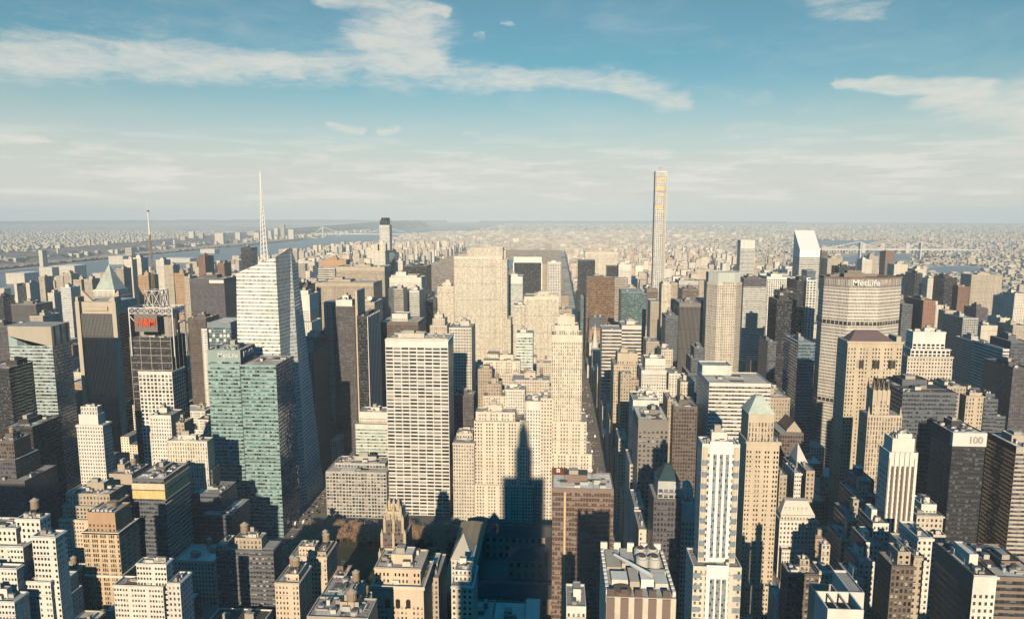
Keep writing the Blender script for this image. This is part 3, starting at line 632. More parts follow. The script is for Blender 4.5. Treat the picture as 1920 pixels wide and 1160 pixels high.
mb.face(Q, rm); mr.part('mansard_roof', mb)
for k in range(6):
    mb = MB(); a = x0 + 3.4 + (x1 - x0 - 7) * k / 6; mb.box(a, a + 1.5, 512.6, 516, z + .6, z + 5.4, rm, rm); mr.part('dormer', mb)
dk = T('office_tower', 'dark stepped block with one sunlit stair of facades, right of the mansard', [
  (1588,1624,1020,452,34,'slate'), (1596,1648,975,466,30,'slate'), (1602,1648,930,478,26,'slate'), (1608,1640,900,488,22,'slate')], 'office building', 3)  # shade coloured in as slate; the sunlit fronts are separate tan slabs
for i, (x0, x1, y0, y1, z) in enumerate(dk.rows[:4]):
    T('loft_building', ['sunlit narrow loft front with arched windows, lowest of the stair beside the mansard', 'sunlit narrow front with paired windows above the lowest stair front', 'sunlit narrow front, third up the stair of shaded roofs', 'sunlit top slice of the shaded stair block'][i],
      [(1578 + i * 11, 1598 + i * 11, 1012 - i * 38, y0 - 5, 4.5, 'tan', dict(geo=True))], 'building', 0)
wt = T('stepped_tower', 'white vertical striped tower with deco crown, right foreground', [
  (1640,1725,1035,430,26,'white',dict()), (1668,1722,848,436,14,'white',dict(tb=10)), (1674,1716,822,437,11,'whitegrp',dict(name='crown_tier',tb=9,par=1)), (1684,1712,813,439,7,'white',dict(name='crown_tier',tb=3))], 'tower', 4)
x0, x1, y0, y1, z = wt.rows[1]; W = x1 - x0; zb = wt.rows[0][4]
dkp = plain('rib_brown', (.14,.10,.085)); ivory = plain('rib_ivory', (.80,.73,.62))
for i in range(5):
    mb = MB(); a = x0 + W * (.10 + .175 * i); mb.box(a, a + W * .075, y0 - .1, y0 + .2, zb, z - 9, dkp, None); wt.part('window_strip', mb)
for i in range(6):
    mb = MB(); a = x0 + W * (.01 + .175 * i); mb.box(a, a + W * .06, y0 - .7, y0, zb, z - 4 + (i in (1,2,3,4)) * 4, ivory, None); wt.part('pier', mb)
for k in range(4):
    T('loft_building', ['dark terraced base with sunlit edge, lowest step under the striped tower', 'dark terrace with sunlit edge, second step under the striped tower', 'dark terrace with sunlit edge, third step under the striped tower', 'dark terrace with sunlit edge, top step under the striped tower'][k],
      [(1598 + 13 * k, 1628 + 13 * k, 1088 - 36 * k, 400 + 8 * k, 22, 'white', dict(side='slate',name='terrace'))], 'building', 1)  # slate flank is a shaded copy of the white wall
T('loft_building', 'tan stepped block with sunlit right edge in front of the striped tower', [(1672,1715,1060,362,16,'brown',dict(geo=True)), (1684,1708,1034,365,11,'tan',dict(geo=True))], 'building', 3)
T('loft_building', 'tan brick wing with small windows under the striped tower', [(1714,1733,1042,366,28,'tan',dict(geo=True))], 'building', 2)
T('apartment_tower', 'thin pale tower with a square top beside the striped tower', [(1720,1749,1007,392,22,'white',dict(geo=True))], 'apartment tower', 2)
T('loft_building', 'tan mid block with rooftop boxes behind the thin pale tower', [(1719,1769,966,455,30,'lime',dict(geo=True)), (1750,1774,1002,448,5,'lime'), (1728,1758,945,462,16,'white',dict(name='penthouse_block',tb=4))], 'office building', 4)
bo = T('office_tower', 'long striped office slab with a white end wall, bottom right', [(1826,1870,1078,322,33,'white',dict(geo=True,side='brnband',tb=9,roof='tar'))], 'office building', 5)
T('office_tower', 'brown banded office block right of the white end wall', [(1868,1960,1082,372,40,'brnband',dict(roof='tan'))], 'office building', 4)
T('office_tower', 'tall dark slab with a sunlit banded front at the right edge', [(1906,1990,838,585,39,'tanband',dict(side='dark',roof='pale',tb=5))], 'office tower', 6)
hp = T('office_tower', 'dark office tower with a white numbered band at the top', [(1788,1850,812,548,32,'dark',dict(side='purple',tb=12,roof='pale')), ], 'office tower', 8)
x0, x1, y0, y1, z = hp.rows[0]
mb = MB(); mb.box(x0 - .4, x1 + .4, y0 - .4, y0 + 3, z - 10.5, z + .4, plain('band_white', (.66,.63,.57)), None); hp.part('roof_band', mb)
def text(s, x, y, z, size, mat, parent, org, rot=0, name='lettering', ext=.25, bold=.02, sx=1.0, shear=0.0):
    cu = bpy.data.curves.new(name, 'FONT'); cu.body = s; cu.size = size; cu.extrude = ext; cu.offset = bold * size; cu.align_x = 'CENTER'; cu.align_y = 'CENTER'
    cu.materials.append(mat); o = bpy.data.objects.new(name, cu); C.objects.link(o); o.parent = parent
    o.location = (x - org[0], y - org[1], z); o.rotation_euler = (R(90), 0, rot); o.scale = (sx, 1, 1)
    cu.shear = shear; me = bpy.data.meshes.new_from_object(o); o2 = bpy.data.objects.new(name, me); C.objects.link(o2); o2.parent = parent
    o2.location = o.location; o2.rotation_euler = o.rotation_euler; o2.scale = o.scale; bpy.data.objects.remove(o); return o2
text('100', x0 + (x1 - x0) * .68, y0 - .7, z - 5.5, 7.5, plain('num_grey', (.44,.41,.37)), hp.r, hp.o)
bx = T('loft_building', 'blank white rooftop box with open frame at the bottom right', [(1552,1620,1142,292,15,'white',dict(tb=16,par=5,roof='brown',cl=0))], 'building', 0)
x0, x1, y0, y1, z = bx.rows[0]
for f in (.33, .66):
    mb = MB(); mb.box(x0 + (x1 - x0) * f - .4, x0 + (x1 - x0) * f + .4, y0 + .9, y1 - .9, z - 1.4, z - .5, plain('beam_tan', (.52,.42,.32)), None); bx.part('roof_beam', mb)
T('loft_building', 'white stair tower box behind the open roof frame', [(1594,1621,1110,330,22,'white',dict(tb=14))], 'building', 0)
T('loft_building', 'tan rooftop wall box left of the white stair tower', [(1534,1578,1118,318,12,'tan',dict(tb=12,par=4,cl=0))], 'building', 1)
T('loft_building', 'dark brick loft with cluttered roof below the mansard block', [(1478,1536,1075,365,12,'brown',dict(geo=True)), (1536,1566,1070,366,11,'lime',dict(geo=True)), (1500,1518,1048,369,5,'tan',dict(tb=12)), (1541,1557,1020,372,4,'lime',dict(tb=16))], 'loft building', 9)
T('loft_building', 'small cream house with dormer roof right of the golden tower base', [(1462,1480,1132,400,22,'cream')], 'building', 2)
T('loft_building', 'tan block tucked against the golden tower', [(1462,1476,890,520,22,'tan')], 'building', 1)
# ---- 41st to 46th streets
gr = T('office_tower', 'white tower with wide dark window bays in the middle of the view', [(722,840,636,700,36,'grace',dict(geo=True,roof='tan',tb=8)), (723,839,634,702,32,'blank',dict(name='roof_band',roof='tan',tb=6,cl=5))], 'office tower', 0)
gy = T('office_tower', 'low grey gridded glass block left of the white bay tower', [(611,724,884,690,44,'greyg',dict(geo=True,roof='tan')), (628,722,868,704,22,'greyg',dict(name='penthouse_block'))], 'office building', 7)
x0, x1, y0, y1, z = gy.rows[0]; fin = plain('fin_pale', (.55,.50,.43))
for i in range(13):
    mb = MB(); a = x0 + (x1 - x0) * i / 12; mb.box(a - .2, a + .2, y0 - .5, y0 - .02, 3, z, fin, None); gy.part('mullion', mb)
T('office_tower', 'pale green banded block behind the low grey gridded block', [(666,726,795,760,34,'gpale',dict(tb=5)), (673,728,772,768,22,'white',dict(tb=7))], 'office building', 5)
mg = T('office_tower', 'pale green glass tower with a lettered top beside the spired tower', [(389,449,684,646,40,'green',dict(side='gblue')), (450,517,684,641,46,'green',dict(side='gblue',tb=1,roof='tan')), (388,450,656,650,34,'green',dict(name='roof_sign_block',tb=11,side='slate',roof='tan'))], 'office tower', 6)
x0, x1, y0, y1, z = mg.rows[2]; wl = plain('letter_white', (.68,.67,.64))
text('MetLife', (x0 + x1) / 2 + 4.5, y0 - .5, z - 5.2, 7.0, wl, mg.r, mg.o, bold=.012)
text('MetLife', x1 + .5, y0 + 18, z - 5.5, 8, wl, mg.r, mg.o, R(90), bold=.012)
sa = T('stepped_tower', 'cream stepped masonry tower catching the thin shadow', [
  (850,1000,908,690,38,'cream',dict(geo=True)), (889,990,790,693,32,'cream',dict(geo=True)), (892,966,772,699,18,'cream',dict(name='tier'))], 'office building', 5)
T('stepped_tower', 'low cream wing with paired windows left of the shadowed stepped tower', [(849,889,830,686,36,'lime',dict(geo=True)), (856,886,812,700,18,'lime')], 'office building', 4)
T('office_tower', 'blue white slim block dotted with small windows', [(983,1014,752,699,30,'white',dict(tb=9))], 'office building', 2)
T('office_tower', 'cream block between the slim dotted block and the tall deco tower', [(1014,1036,746,696,30,'cream',dict(geo=True))], 'office building', 2)
fh = T('stepped_tower', 'tall cream deco tower on the avenue corner with setback top', [
  (1013,1110,850,697,40,'cream'), (1022,1100,790,698.2,36,'cream'), (1034,1092,628,700,30,'creamrib',dict(geo=False,tb=7)), (1040,1085,610,704,22,'creamrib',dict(name='crown_tier',tb=5)), (1046,1078,593,708,14,'cream',dict(name='crown_tier',tb=8))], 'skyscraper', 3)
T('stepped_tower', 'small cream stepped houses at the foot of the tall deco tower', [(1078,1112,905,690,8,'cream',dict(geo=True))], 'building', 2)
T('office_tower', 'teal banded glass slice between cream buildings', [(968,999,624,860,30,'gpale',dict(tb=5))], 'office tower', 2)
T('office_tower', 'cream loft with red brick parapets behind the stepped cream tower', [(906,948,742,780,28,'cream',dict(geo=True)), (915,940,720,786,16,'tan')], 'office building', 4, 1)
T('office_tower', 'cream loft block stepped above the cream parapets', [(902,984,700,840,30,'lime'), (906,975,676,846,20,'cream')], 'office building', 4)
T('office_tower', 'low cream block with window row below the large slab', [(948,984,730,770,24,'white',dict(geo=True))], 'building', 3)
T('office_tower', 'tan old loft with tanks between the cream blocks', [(960,1030,712,800,30,'lime')], 'building', 5, 2)
T('office_tower', 'tan narrow stepped loft beside the chevron block', [(896,922,692,800,22,'tan')], 'building', 2)
T('office_tower', 'chevron patterned concrete tower behind the white bay tower', [(842,884,614,850,40,'chev')], 'office tower', 3)
T('office_tower', 'shaded lower block beneath the chevron tower', [(850,888,742,810,26,'purple')], 'building', 2)
# spired glass tower
X0, _ = XZ(441, 600, 700); X1 = XZ(548, 640, 700)[0]; xm, zm = XZ(513, 482, 702)
ba = Bld('glass_tower', 'white faceted glass tower with a lattice spire', (X0 + X1) / 2, 730, 'skyscraper'); RECTS.append((X0 - 3, X1 + 12, 690, 775))
zl = XZ(447, 512, 705)[1]; zr = XZ(545, 464, 735)[1]; mb = MB(); fw, fg = facade('gwhite'), facade('gwgrid')
xt_ = XZ(545, 464, 738)[0]
bot = [(X0 - 5, 698), (X1 - 11, 698), (X1 + 3, 716), (X1 + 3, 770), (X0 - 5, 770)]; top = [(X0 + 1, 706), (xm + 1, 704), (xt_, 738), (xt_ - 3, 764), (X0 + 1, 760)]
zt = [zl, zm, zr, zr - 24, zl - 4]
def fac(i, m):
    j = (i + 1) % 5; L = math.dist(bot[i], bot[j]); nb = round(L / 1.9)
    mb.face([(*bot[i], 0), (*bot[j], 0), (*top[j], zt[j]), (*top[i], zt[i])], m, [(0, 0), (nb, 0), (nb, zt[j] / 3.9), (0, zt[i] / 3.9)])
fac(0, fw); ba.part('front_face', mb); mb = MB(); fac(1, fg); ba.part('chamfer_face', mb); mb = MB(); fac(2, fg); ba.part('side_face', mb); mb = MB(); fac(3, fg); fac(4, fg); ba.part('rear_face', mb)
mb = MB(); cz = min(zt) - 8; ct_ = plain('roof_pale_glass', (.62,.62,.56)); mb.face([(*p, cz) for p in top], ct_); ba.part('roof', mb)
sx, _ = XZ(496, 490, 735); spw = plain('spire_white', (.80,.79,.74)); mb = MB(); ztop = XZ(495, 322, 735)[1]; zb = cz
for k in range(4):
    a = k * math.pi / 2 + .4; mb.tube((sx + 4.2 * math.cos(a), 735 + 4.2 * math.sin(a), zb), (sx + .3 * math.cos(a), 735 + .3 * math.sin(a), ztop), .75, spw, 5, .35)
for k in range(26):
    f0, f1 = k / 26, (k + 1) / 26
    for q in range(4):
        a, b = q * math.pi / 2 + .4, (q + 1) * math.pi / 2 + .4; r0, r1 = 4.2 - 3.9 * f0, 4.2 - 3.9 * f1
        mb.tube((sx + r0 * math.cos(a), 735 + r0 * math.sin(a), zb + (ztop - zb) * f0), (sx + r1 * math.cos(b), 735 + r1 * math.sin(b), zb + (ztop - zb) * f1), .34, spw, 4)
ba.part('spire', mb)
for (a, b, c) in ((484,508,492),):
    x0, z0 = XZ(a, c + 14, 722); x1, z1 = XZ(b, c, 722); mb = MB(); mb.box(x0, x1, 722, 742, cz - 3, max(z1, cz + 3), facade('gwhite'), ct_, bay=2, fl=4); ba.part('crown_block', mb)
# dark towers between the spired tower and the white bay tower
T('office_tower', 'dark ribbed tower with a grey blank crown beside the spired tower', [(553,587,640,800,52,'finrib',dict(tb=13,side='purple',roof='tar'))], 'office tower', 3)
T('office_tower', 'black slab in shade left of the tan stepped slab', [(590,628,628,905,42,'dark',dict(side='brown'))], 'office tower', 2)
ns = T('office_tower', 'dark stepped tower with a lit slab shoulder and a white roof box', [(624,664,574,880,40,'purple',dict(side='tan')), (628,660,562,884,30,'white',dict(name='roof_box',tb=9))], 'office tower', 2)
x0, x1, y0, y1, z = ns.rows[0]; mb = MB(); a, zz = XZ(607, 566, 893); mb.box(a, x0, y0 + 12, y1, 0, zz, facade('tan'), roofmat('tan')); ns.part('shoulder_slab', mb)
mb = MB(); mb.box(x1 + .1, x1 + 3.2, y0 + 4, y1, 0, z + 20, plain('stone_warm', (.52,.43,.32)), None); ns.part('side_fin', mb)
fd = T('office_tower', 'black tower with bright vertical fins on its flank', [(669,688,592,852,66,'dark',dict(tb=4,roof='teal'))], 'office tower', 3)
x0, x1, y0, y1, z = fd.rows[0]; fw_ = plain('fin_white', (.66,.62,.55))
for k in range(9):
    mb = MB(); yy = y0 + (y1 - y0) * (k + .1) / 9; mb.box(x1 + .02, x1 + .9, yy, yy + 2.2, 3, z - .5, fw_, None); fd.part('vertical_fin', mb)
T('office_tower', 'black narrow slab behind the finned dark tower', [(648,668,606,960,30,'dark')], 'office tower', 1)
tt = T('office_tower', 'tan ribbed block with two white dishes on its roof', [(664,702,567,1100,52,'tanrib',dict(roof='tan',tb=4))], 'office tower', 1)
x0, x1, y0, y1, z = tt.rows[0]
for i, f in enumerate((.25, .72)):
    mb = MB(); cx = x0 + (x1 - x0) * f; mb.tube((cx, y0 + 9, z - 1.5), (cx, y0 + 8, z + 7), .6, met)
    dm = plain('dish_white', (.80,.78,.73)); n = 14
    for k in range(n):
        a, b = 2 * math.pi * k / n, 2 * math.pi * (k + 1) / n
        for r0, r1, d0, d1 in ((0, 2.6, 1.7, 1.0), (2.6, 4.4, 1.0, -.6)):
            mb.face([(cx + r0 * math.cos(a), y0 + 7 + d0 - .0, z + 7 + r0 * math.sin(a)), (cx + r1 * math.cos(a), y0 + 7 + d1, z + 7 + r1 * math.sin(a)), (cx + r1 * math.cos(b), y0 + 7 + d1, z + 7 + r1 * math.sin(b)), (cx + r0 * math.cos(b), y0 + 7 + d0, z + 7 + r0 * math.sin(b))], dm)
    tt.part('dish_antenna', mb)
wp = T('office_tower', 'flat brown gridded slab with a pale rooftop box and teal duct', [(711,784,604,950,54,'brown',dict(roof='tan',tb=4)), (735,764,588,968,20,'white',dict(name='roof_box',tb=6,cl=0))], 'office tower', 4)
T('stepped_tower', 'small cream stepped tower behind the chevron tower', [(806,838,610,1000,34,'lime'), (811,834,597,1004,24,'lime'), (815,830,589,1008,14,'cream',dict(tb=4))], 'tower', 1)
T('office_tower', 'cream ribbed tower with small finial left of the great slab', [(820,851,537,1300,40,'creamrib'), (830,846,530,1308,16,'cream',dict(tb=4))], 'office tower', 1)
# 30s of the avenue: the great slab
rk = T('skyscraper', 'great cream limestone slab with stepped shoulders behind the white bay tower', [
  (850,957,700,1215,60,'creamrib'), (851,942,480,1232,46,'creamrib',dict(name='main_slab',tb=5)), (876,949,470,1262,14,'creamrib',dict(name='rear_shoulder'))], 'skyscraper', 3)
x0, x1, y0, y1, z = rk.rows[1]
for a, b, c, yy, d in ((913,943,464,1240,30), (940,951,487,1236,38), (946,958,598,1234,40), (878,915,466,1246,20)):
    q0, zz = XZ(a, c, yy); q1 = XZ(b, c, yy)[0]; mb = MB(); mb.prism([(q0, yy), (q1, yy), (q1, yy + d), (q0, yy + d)], 0, zz, facade('creamrib'), roofmat('pale'), 2.3, 3.7, (a, 0)); rk.part('shoulder', mb)
T('office_tower', 'white teal slab with dark roof house right of the great slab', [(950,980,518,1340,40,'gwgrid',dict(tb=14,roof='tar'))], 'office tower', 2)
T('office_tower', 'cream ribbed slab of stepped height right of the great slab', [(983,1048,556,1200,46,'creamrib',dict(tb=5)), (1002,1047,551,1210,26,'cream',dict(tb=5))], 'office tower', 2)
T('office_tower', 'low cream ribbed wing beside the stepped ribbed slab', [(962,984,572,1180,40,'creamrib')], 'office building', 1)
T('office_tower', 'tan shoulder block at the avenue edge of the ribbed slab', [(1048,1062,580,1205,40,'tan')], 'office building', 1)
so = T('office_tower', 'black glass slab in a white frame at the edge of the park', [(963,1016,482,1900,36,'dark',dict(tb=0,par=1))], 'skyscraper', 0)
x0, x1, y0, y1, z = so.rows[0]; tv = plain('travertine', (.76,.72,.64))
mb = MB(); mb.box(x0, x1, y0 - 2, y0 - .2, z - 15, z + 1, tv, None); mb.box(x0 - 1.5, x0 + 1.6, y0 - 2, y1, 0, z - 15, tv, None); mb.box(x1 - 1.6, x1 + 1.5, y0 - 2, y1, 0, z - 15, tv, None); so.part('frame', mb)
T('office_tower', 'white gridded tower right of the black framed slab', [(1027,1052,492,1850,40,'whitegrid',dict(tb=3)), ], 'office tower', 1)
T('apartment_tower', 'brown narrow tower between the framed slab and the white gridded tower', [(1017,1027,496,1870,40,'tan')], 'apartment tower', 0)
# ---- west side towers
T('office_tower', 'white teal panelled tower beside the spired glass tower', [(549,584,604,985,44,'aptw'), (547,580,552,1000,40,'whitegrp',dict(name='upper_tower',tb=24))], 'office tower', 2)
T('office_tower', 'wide tan slab with rooftop dishes behind the dark towers', [(593,700,530,1250,64,'tan',dict(tb=6,roof='tan'))], 'skyscraper', 5)
T('office_tower', 'tan ribbed slab rising behind the wide tan slab', [(630,721,500,1440,60,'tanrib',dict(tb=8))], 'skyscraper', 4)
T('office_tower', 'orange tan roofline block behind the ribbed tan slab', [(596,628,503,1600,36,'stripe'), (601,649,487,1650,30,'orange',dict(name='rear_block',tb=14))], 'office building', 2)
T('stepped_tower', 'cream twin turret tower below the tall pale glass tower', [(696,722,470,1720,44,'aptw'), (697,708,458,1724,20,'cream'), (708,723,456,1740,16,'cream')], 'tower', 2)
on = T('apartment_tower', 'slim pale glass tower with a dark slanted top above the park', [(711,730,422,1925,30,'gwgrid',dict(side='gblue',par=0)), (712,728,414,1928,22,'dark',dict(name='crown_tier',par=0))], 'skyscraper', 0)
x0, x1, y0, y1, z = on.rows[1]
for k in range(4):
    mb = MB(); a = x0 + (x1 - x0) * k / 4; mb.face([(a + 1, y0, z - 1), (a + 4.5, y0, z - 1), (a + 5.2, y1 - 4, z + 9), (a + 1.7, y1 - 4, z + 9)], facade('dark')); mb.box(a + 1.7, a + 5.2, y1 - 4, y1, z - 1, z + 9, facade('dark'), None); on.part('roof_fin', mb)
T('office_tower', 'dark glass base block right of the slim pale glass tower', [(722,740,474,1890,50,'gblue'), (728,738,469,1895,30,'dark')], 'office tower', 1)
T('office_tower', 'pale narrow tower right of the dark glass base block', [(741,755,489,1860,40,'aptw')], 'apartment tower', 1)
T('office_tower', 'black glass tower in front of the bare park trees', [(755,800,499,1560,58,'dark',dict(tb=3,side='brown'))], 'office tower', 2)
T('office_tower', 'white block with a row of square openings behind the tan slabs', [(730,790,520,1350,46,'aptw',dict(tb=10)), (733,782,516,1360,30,'white',dict(tb=3))], 'office building', 3)
T('office_tower', 'tan narrow tower with shaded flank below the white block', [(738,756,541,1200,34,'tanband')], 'office tower', 1)
T('office_tower', 'dark shaded slab left of the tan narrow tower', [(728,738,540,1210,40,'slate')], 'office tower', 0)
T('office_tower', 'white slab with thin horizontal lines right of the tan narrow tower', [(758,786,545,1250,44,'band',dict(tb=3))], 'office tower', 1)
T('office_tower', 'dark tower base in shade behind the lined white slab', [(790,812,560,1400,40,'dark')], 'office tower', 1)
ms = T('office_tower', 'dark gridded slab with a pale rooftop sign on the west side', [(355,420,522,1300,58,'purple',dict(roof='tan',tb=10)), ], 'office tower', 4)
x0, x1, y0, y1, z = ms.rows[0]; mb = MB(); mb.box(x0 + (x1 - x0) * .57, x1 - 1, y0 - .5, y0 - .1, z - 9, z - 3, plain('sign_pale', (.70,.66,.60)), None); ms.part('sign_panel', mb)
bb = T('office_tower', 'deep blue block of stacked white window cubes behind the green tower', [(388,432,604,905,46,'gblue',dict(tb=7,roof='pale')), (377,388,616,900,30,'whitegrp',dict(name='side_wing'))], 'office building', 4)
for k in range(6):
    for j in range(6):
        if (k * 5 + j * 3) % 4 == 0 or rng.random() < .35:
            x0, x1, y0, y1, z = bb.rows[0]; mb = MB(); a = x0 + (x1 - x0) * (.06 + .155 * j); zz = z - 14 - 6.4 * k
            mb.box(a, a + 3.4, y0 - .6, y0, zz, zz + 4.2, plain('cube_white', (.70,.68,.62)), None); bb.part('window_cube', mb)
T('office_tower', 'dark rust tower with a thin mast in front of the gridded slab', [(352,386,596,960,40,'brown')], 'office tower', 3)
T('apartment_tower', 'brown tower with shaded flank on the far river side', [(371,384,480,1720,46,'brick',dict())], 'apartment tower', 1)
T('apartment_tower', 'small brown tower right of the far brown tower', [(408,420,493,1640,36,'brick')], 'apartment tower', 1)
T('office_tower', 'dark glass tower with a white roof emblem near the river', [(451,471,464,1900,40,'dark',dict(side='gblue',tb=8))], 'office tower', 1)
T('apartment_tower', 'orange brick tower between the pyramid and the lattice mast', [(258,278,516,1400,36,'orange')], 'apartment tower', 1)
for k, (a, b, py, Y, st, lb) in enumerate([
  (217,231,503,1560,'tan','tan tower left of the paired river towers'), (231,247,486,1640,'aptw','cream tower, left of the pair behind the pyramid'), (248,264,483,1660,'aptw','cream tower, right of the pair behind the pyramid'),
  (292,307,487,1690,'aptw','pale tower just right of the lattice mast'), (308,324,497,1620,'apt','tan tower second right of the lattice mast'), (326,345,512,1500,'orange','orange tan tower third right of the lattice mast'), (345,356,518,1450,'apt','narrow tan tower left of the dark gridded slab'),
  (137,152,524,1600,'apt','tan tower, left one of the twins before the pyramid'), (156,172,523,1610,'apt','tan tower, right one of the twins before the pyramid'), (113,132,538,1400,'gwgrid','pale teal tower left of the tan twins'), (104,118,517,1760,'apt','grey brown riverside tower, left of a close pair'),
  (119,133,513,1760,'apt','grey brown riverside tower, right of a close pair'), (89,101,549,1450,'aptw','small cream tower under the riverside pair'), (72,83,519,1720,'apt','slim riverside tower with lit left edge'), (20,67,570,1130,'darkrib','wide dark ribbed block near the left edge'),
  (26,31,532,1500,'blank','thin lit slab left of a dark glass core'), (48,55,530,1500,'blank','thin lit slab right of a dark glass core'), (31,48,536,1502,'dark','dark glass core between two thin lit slabs'), (-12,5,556,1300,'dark','dark tower cut by the left edge of the view'),
  (55,80,592,1050,'apt','small tan block right of the wide dark ribbed block'), (-30,14,612,820,'purple','brown block cut by the left edge beside the wedge roof'), (-40,16,690,700,'dark','dark block in shade at the left edge under the brown one'), (5,60,800,640,'dark','dark shaded block below the wedge glass tower'),
  (170,186,552,1320,'apt','small tan block in front of the pyramid tower'), (545,556,533,1150,'slate','narrow dark block right of the spired tower'), (556,576,535,1180,'brown','dark rooftop block behind the teal panelled tower')]):
    T('apartment_tower' if st in ('apt', 'aptw', 'orange', 'blank') else 'office_tower', lb, [(a, b, py, Y, 30 if Y > 1200 else 40, st)], 'apartment tower' if st in ('apt', 'aptw', 'orange', 'blank') else 'office tower', 1)
# wedge-topped glass tower at the left
wg = T('glass_tower', 'blue green glass tower with a blank slanted stone top at the left', [(17,98,648,735,30,'wedge',dict(side='gdark',par=0,tb=0))], 'office tower', 0)
x0, x1, y0, y1, z = wg.rows[0]; x0b, zt0 = XZ(16, 614, 760); zb = zt0; mb = MB(); pc = plain('pale_panel', (.44,.39,.31)); zs = XZ(60, 612, 735)[1] - 3
mb.face([(x0, y0 + .3, z), (x1, y0 + .3, z), (x1, y0 + .3, zs + 3), (x0, y0 + .3, zs + 3)], pc)
mb.face([(x1, y0 + .3, z), (x1, y1, z), (x1, y1, zs + 4), (x1, y0 + .3, zs + 3)], facade('gdark')); mb.face([(x1, y1, z), (x0, y1, z), (x0, y1, zs + 4), (x1, y1, zs + 4)], pc); mb.face([(x0, y1, z), (x0, y0 + .3, z), (x0, y0 + .3, zs + 3), (x0, y1, zs + 4)], pc)
mb.face([(x0, y0 + .3, zs + 3), (x1, y0 + .3, zs + 3), (x1, y1, zs + 4), (x0, y1, zs + 4)], roofmat('grey')); wg.part('slanted_top', mb)
mb = MB(); mb.face([(x0, y0 + .1, z - 1), (x1, y0 + .1, z - 1), (x1, y0 + .1, z - 10), (x0, y0 + .1, z + 11)], facade('wedge')); wg.part('slanted_glass', mb)
# stone framed dark tower
as_ = T('office_tower', 'dark ribbed tower in a pale stone frame with pointed corner fins', [(150,212,588,858,52,'darkrib',dict(tb=0,side='dark'))], 'skyscraper', 2)
x0, x1, y0, y1, z = as_.rows[0]; stn = plain('fin_stone', (.50,.42,.32))
for sx in (x0 - 3.5, x1 + 1): 
    mb = MB(); mb.box(sx - 1, sx + 4.5, y0 - 2, y0 + 3.2, 0, z + 16, stn, None); mb.box(sx, sx + 3.5, y0 - 1.7, y0 + 9, z + 15, z + 22, stn, None); as_.part('corner_fin', mb)
mb = MB(); mb.box(x0 - .5, x1 + .5, y0 + 3, y1, z - 1, z + 15, stn, roofmat('tan')); mb.box(x0 + 6, x1 - 8, y0 + 1, y0 + 4, z + 4, z + 9, stn, None); as_.part('stone_cap', mb)
for (a, b) in ((x0 - 3, x0 + 12), (x1 - 14, x1 + 3)):
    mb = MB(); e_ = (a if a < x0 else b); mb.face([(a, y0 + 10, z + 14), (b, y0 + 10, z + 14), (e_, y0 + 10, z + 30)], stn); mb.face([(a, y0 + 14, z + 14), (b, y0 + 14, z + 14), (e_, y0 + 14, z + 30)], stn); f_ = b if e_ == a else a; mb.face([(e_, y0 + 10, z + 30), (e_, y0 + 14, z + 30), (f_, y0 + 14, z + 14), (f_, y0 + 10, z + 14)], stn); mb.face([(e_, y0 + 10, z + 14), (e_, y0 + 14, z + 14), (e_, y0 + 14, z + 30), (e_, y0 + 10, z + 30)], stn); as_.part('pointed_fin', mb)
# green pyramid tower
pt = T('stepped_tower', 'tan tower under a green copper pyramid on the west side', [(170,218,556,1300,52,'tan',dict(par=0)), (174,215,543,1304,44,'whitegrp',dict(name='drum',par=0,tb=3))], 'skyscraper', 0)
x0, x1, y0, y1, z = pt.rows[1]; mb = MB(); cx, cyy = (x0 + x1) / 2, (y0 + y1) / 2; hh = XZ(198, 495, cyy)[1] - z; rm = roofmat('copper')
P = [(x0 + 3, y0 + 3, z), (x1 - 3, y0 + 3, z), (x1 - 3, y1 - 3, z), (x0 + 3, y1 - 3, z)]
for i in range(4): mb.face([P[i], P[(i + 1) % 4], (cx, cyy, z + hh)], rm)
pt.part('pyramid_roof', mb)
# tower with truss crown and mast
qt = T('skyscraper', 'dark gridded tower with white truss crown and a red lettered sign', [(243,320,632,690,28,'dark',dict(roof='grey',tb=2))], 'skyscraper', 3)
x0, x1, y0, y1, z = qt.rows[0]; tw = plain('truss_white', (.70,.66,.60)); gmull = plain('mull_tan', (.42,.36,.29))
for i in range(5):
    mb = MB(); a = x0 + (x1 - x0) * i / 4; mb.box(a - .25, a + .25, y0 - .5, y0 - .02, 60, z, gmull, None); qt.part('mullion', mb)
for k in range(9):
    mb = MB(); zz = z - 4 - k * 7.8; mb.box(x0, x1, y0 - .42, y0 - .03, zz, zz + .5, gmull, None); qt.part('mullion', mb)
za = XZ(280, 577, 690)[1]
drum = plain('drum_metal', (.34,.30,.26), .15, .4, .4)
for (a, b) in ((252,272), (293,322)):
    q0, q1 = XZ(a, 600, 697)[0], XZ(b, 600, 697)[0]; mb = MB(); mb.cyl((q0 + q1) / 2, 706, z - 1, za - 4, (q1 - q0) / 2, (q1 - q0) / 2, drum, 22)
    for k in range(5): mb.cyl((q0 + q1) / 2, 706, z + 1 + k * 4.5, z + 1.5 + k * 4.5, (q1 - q0) / 2 + .2, (q1 - q0) / 2 + .2, gmull, 22)
    qt.part('corner_drum', mb)
mb = MB(); mb.box(x0 + 8, x1 - 4, 704, y1 - 2, z - 1, za - 6, facade('slate'), roofmat('tar')); qt.part('crown_core', mb)
def truss(mb, p, q, h, n, r):
    p, q = Vector(p), Vector(q); up = Vector((0, 0, h))
    mb.tube(p, q, r, tw); mb.tube(p + up, q + up, r, tw)
    for k in range(n):
        a, b = p.lerp(q, k / n), p.lerp(q, (k + 1) / n)
        mb.tube(a, a + up, r * .8, tw); mb.tube(a, b + up, r * .7, tw); mb.tube(a + up, b, r * .7, tw)
    mb.tube(q, q + up, r * .8, tw)
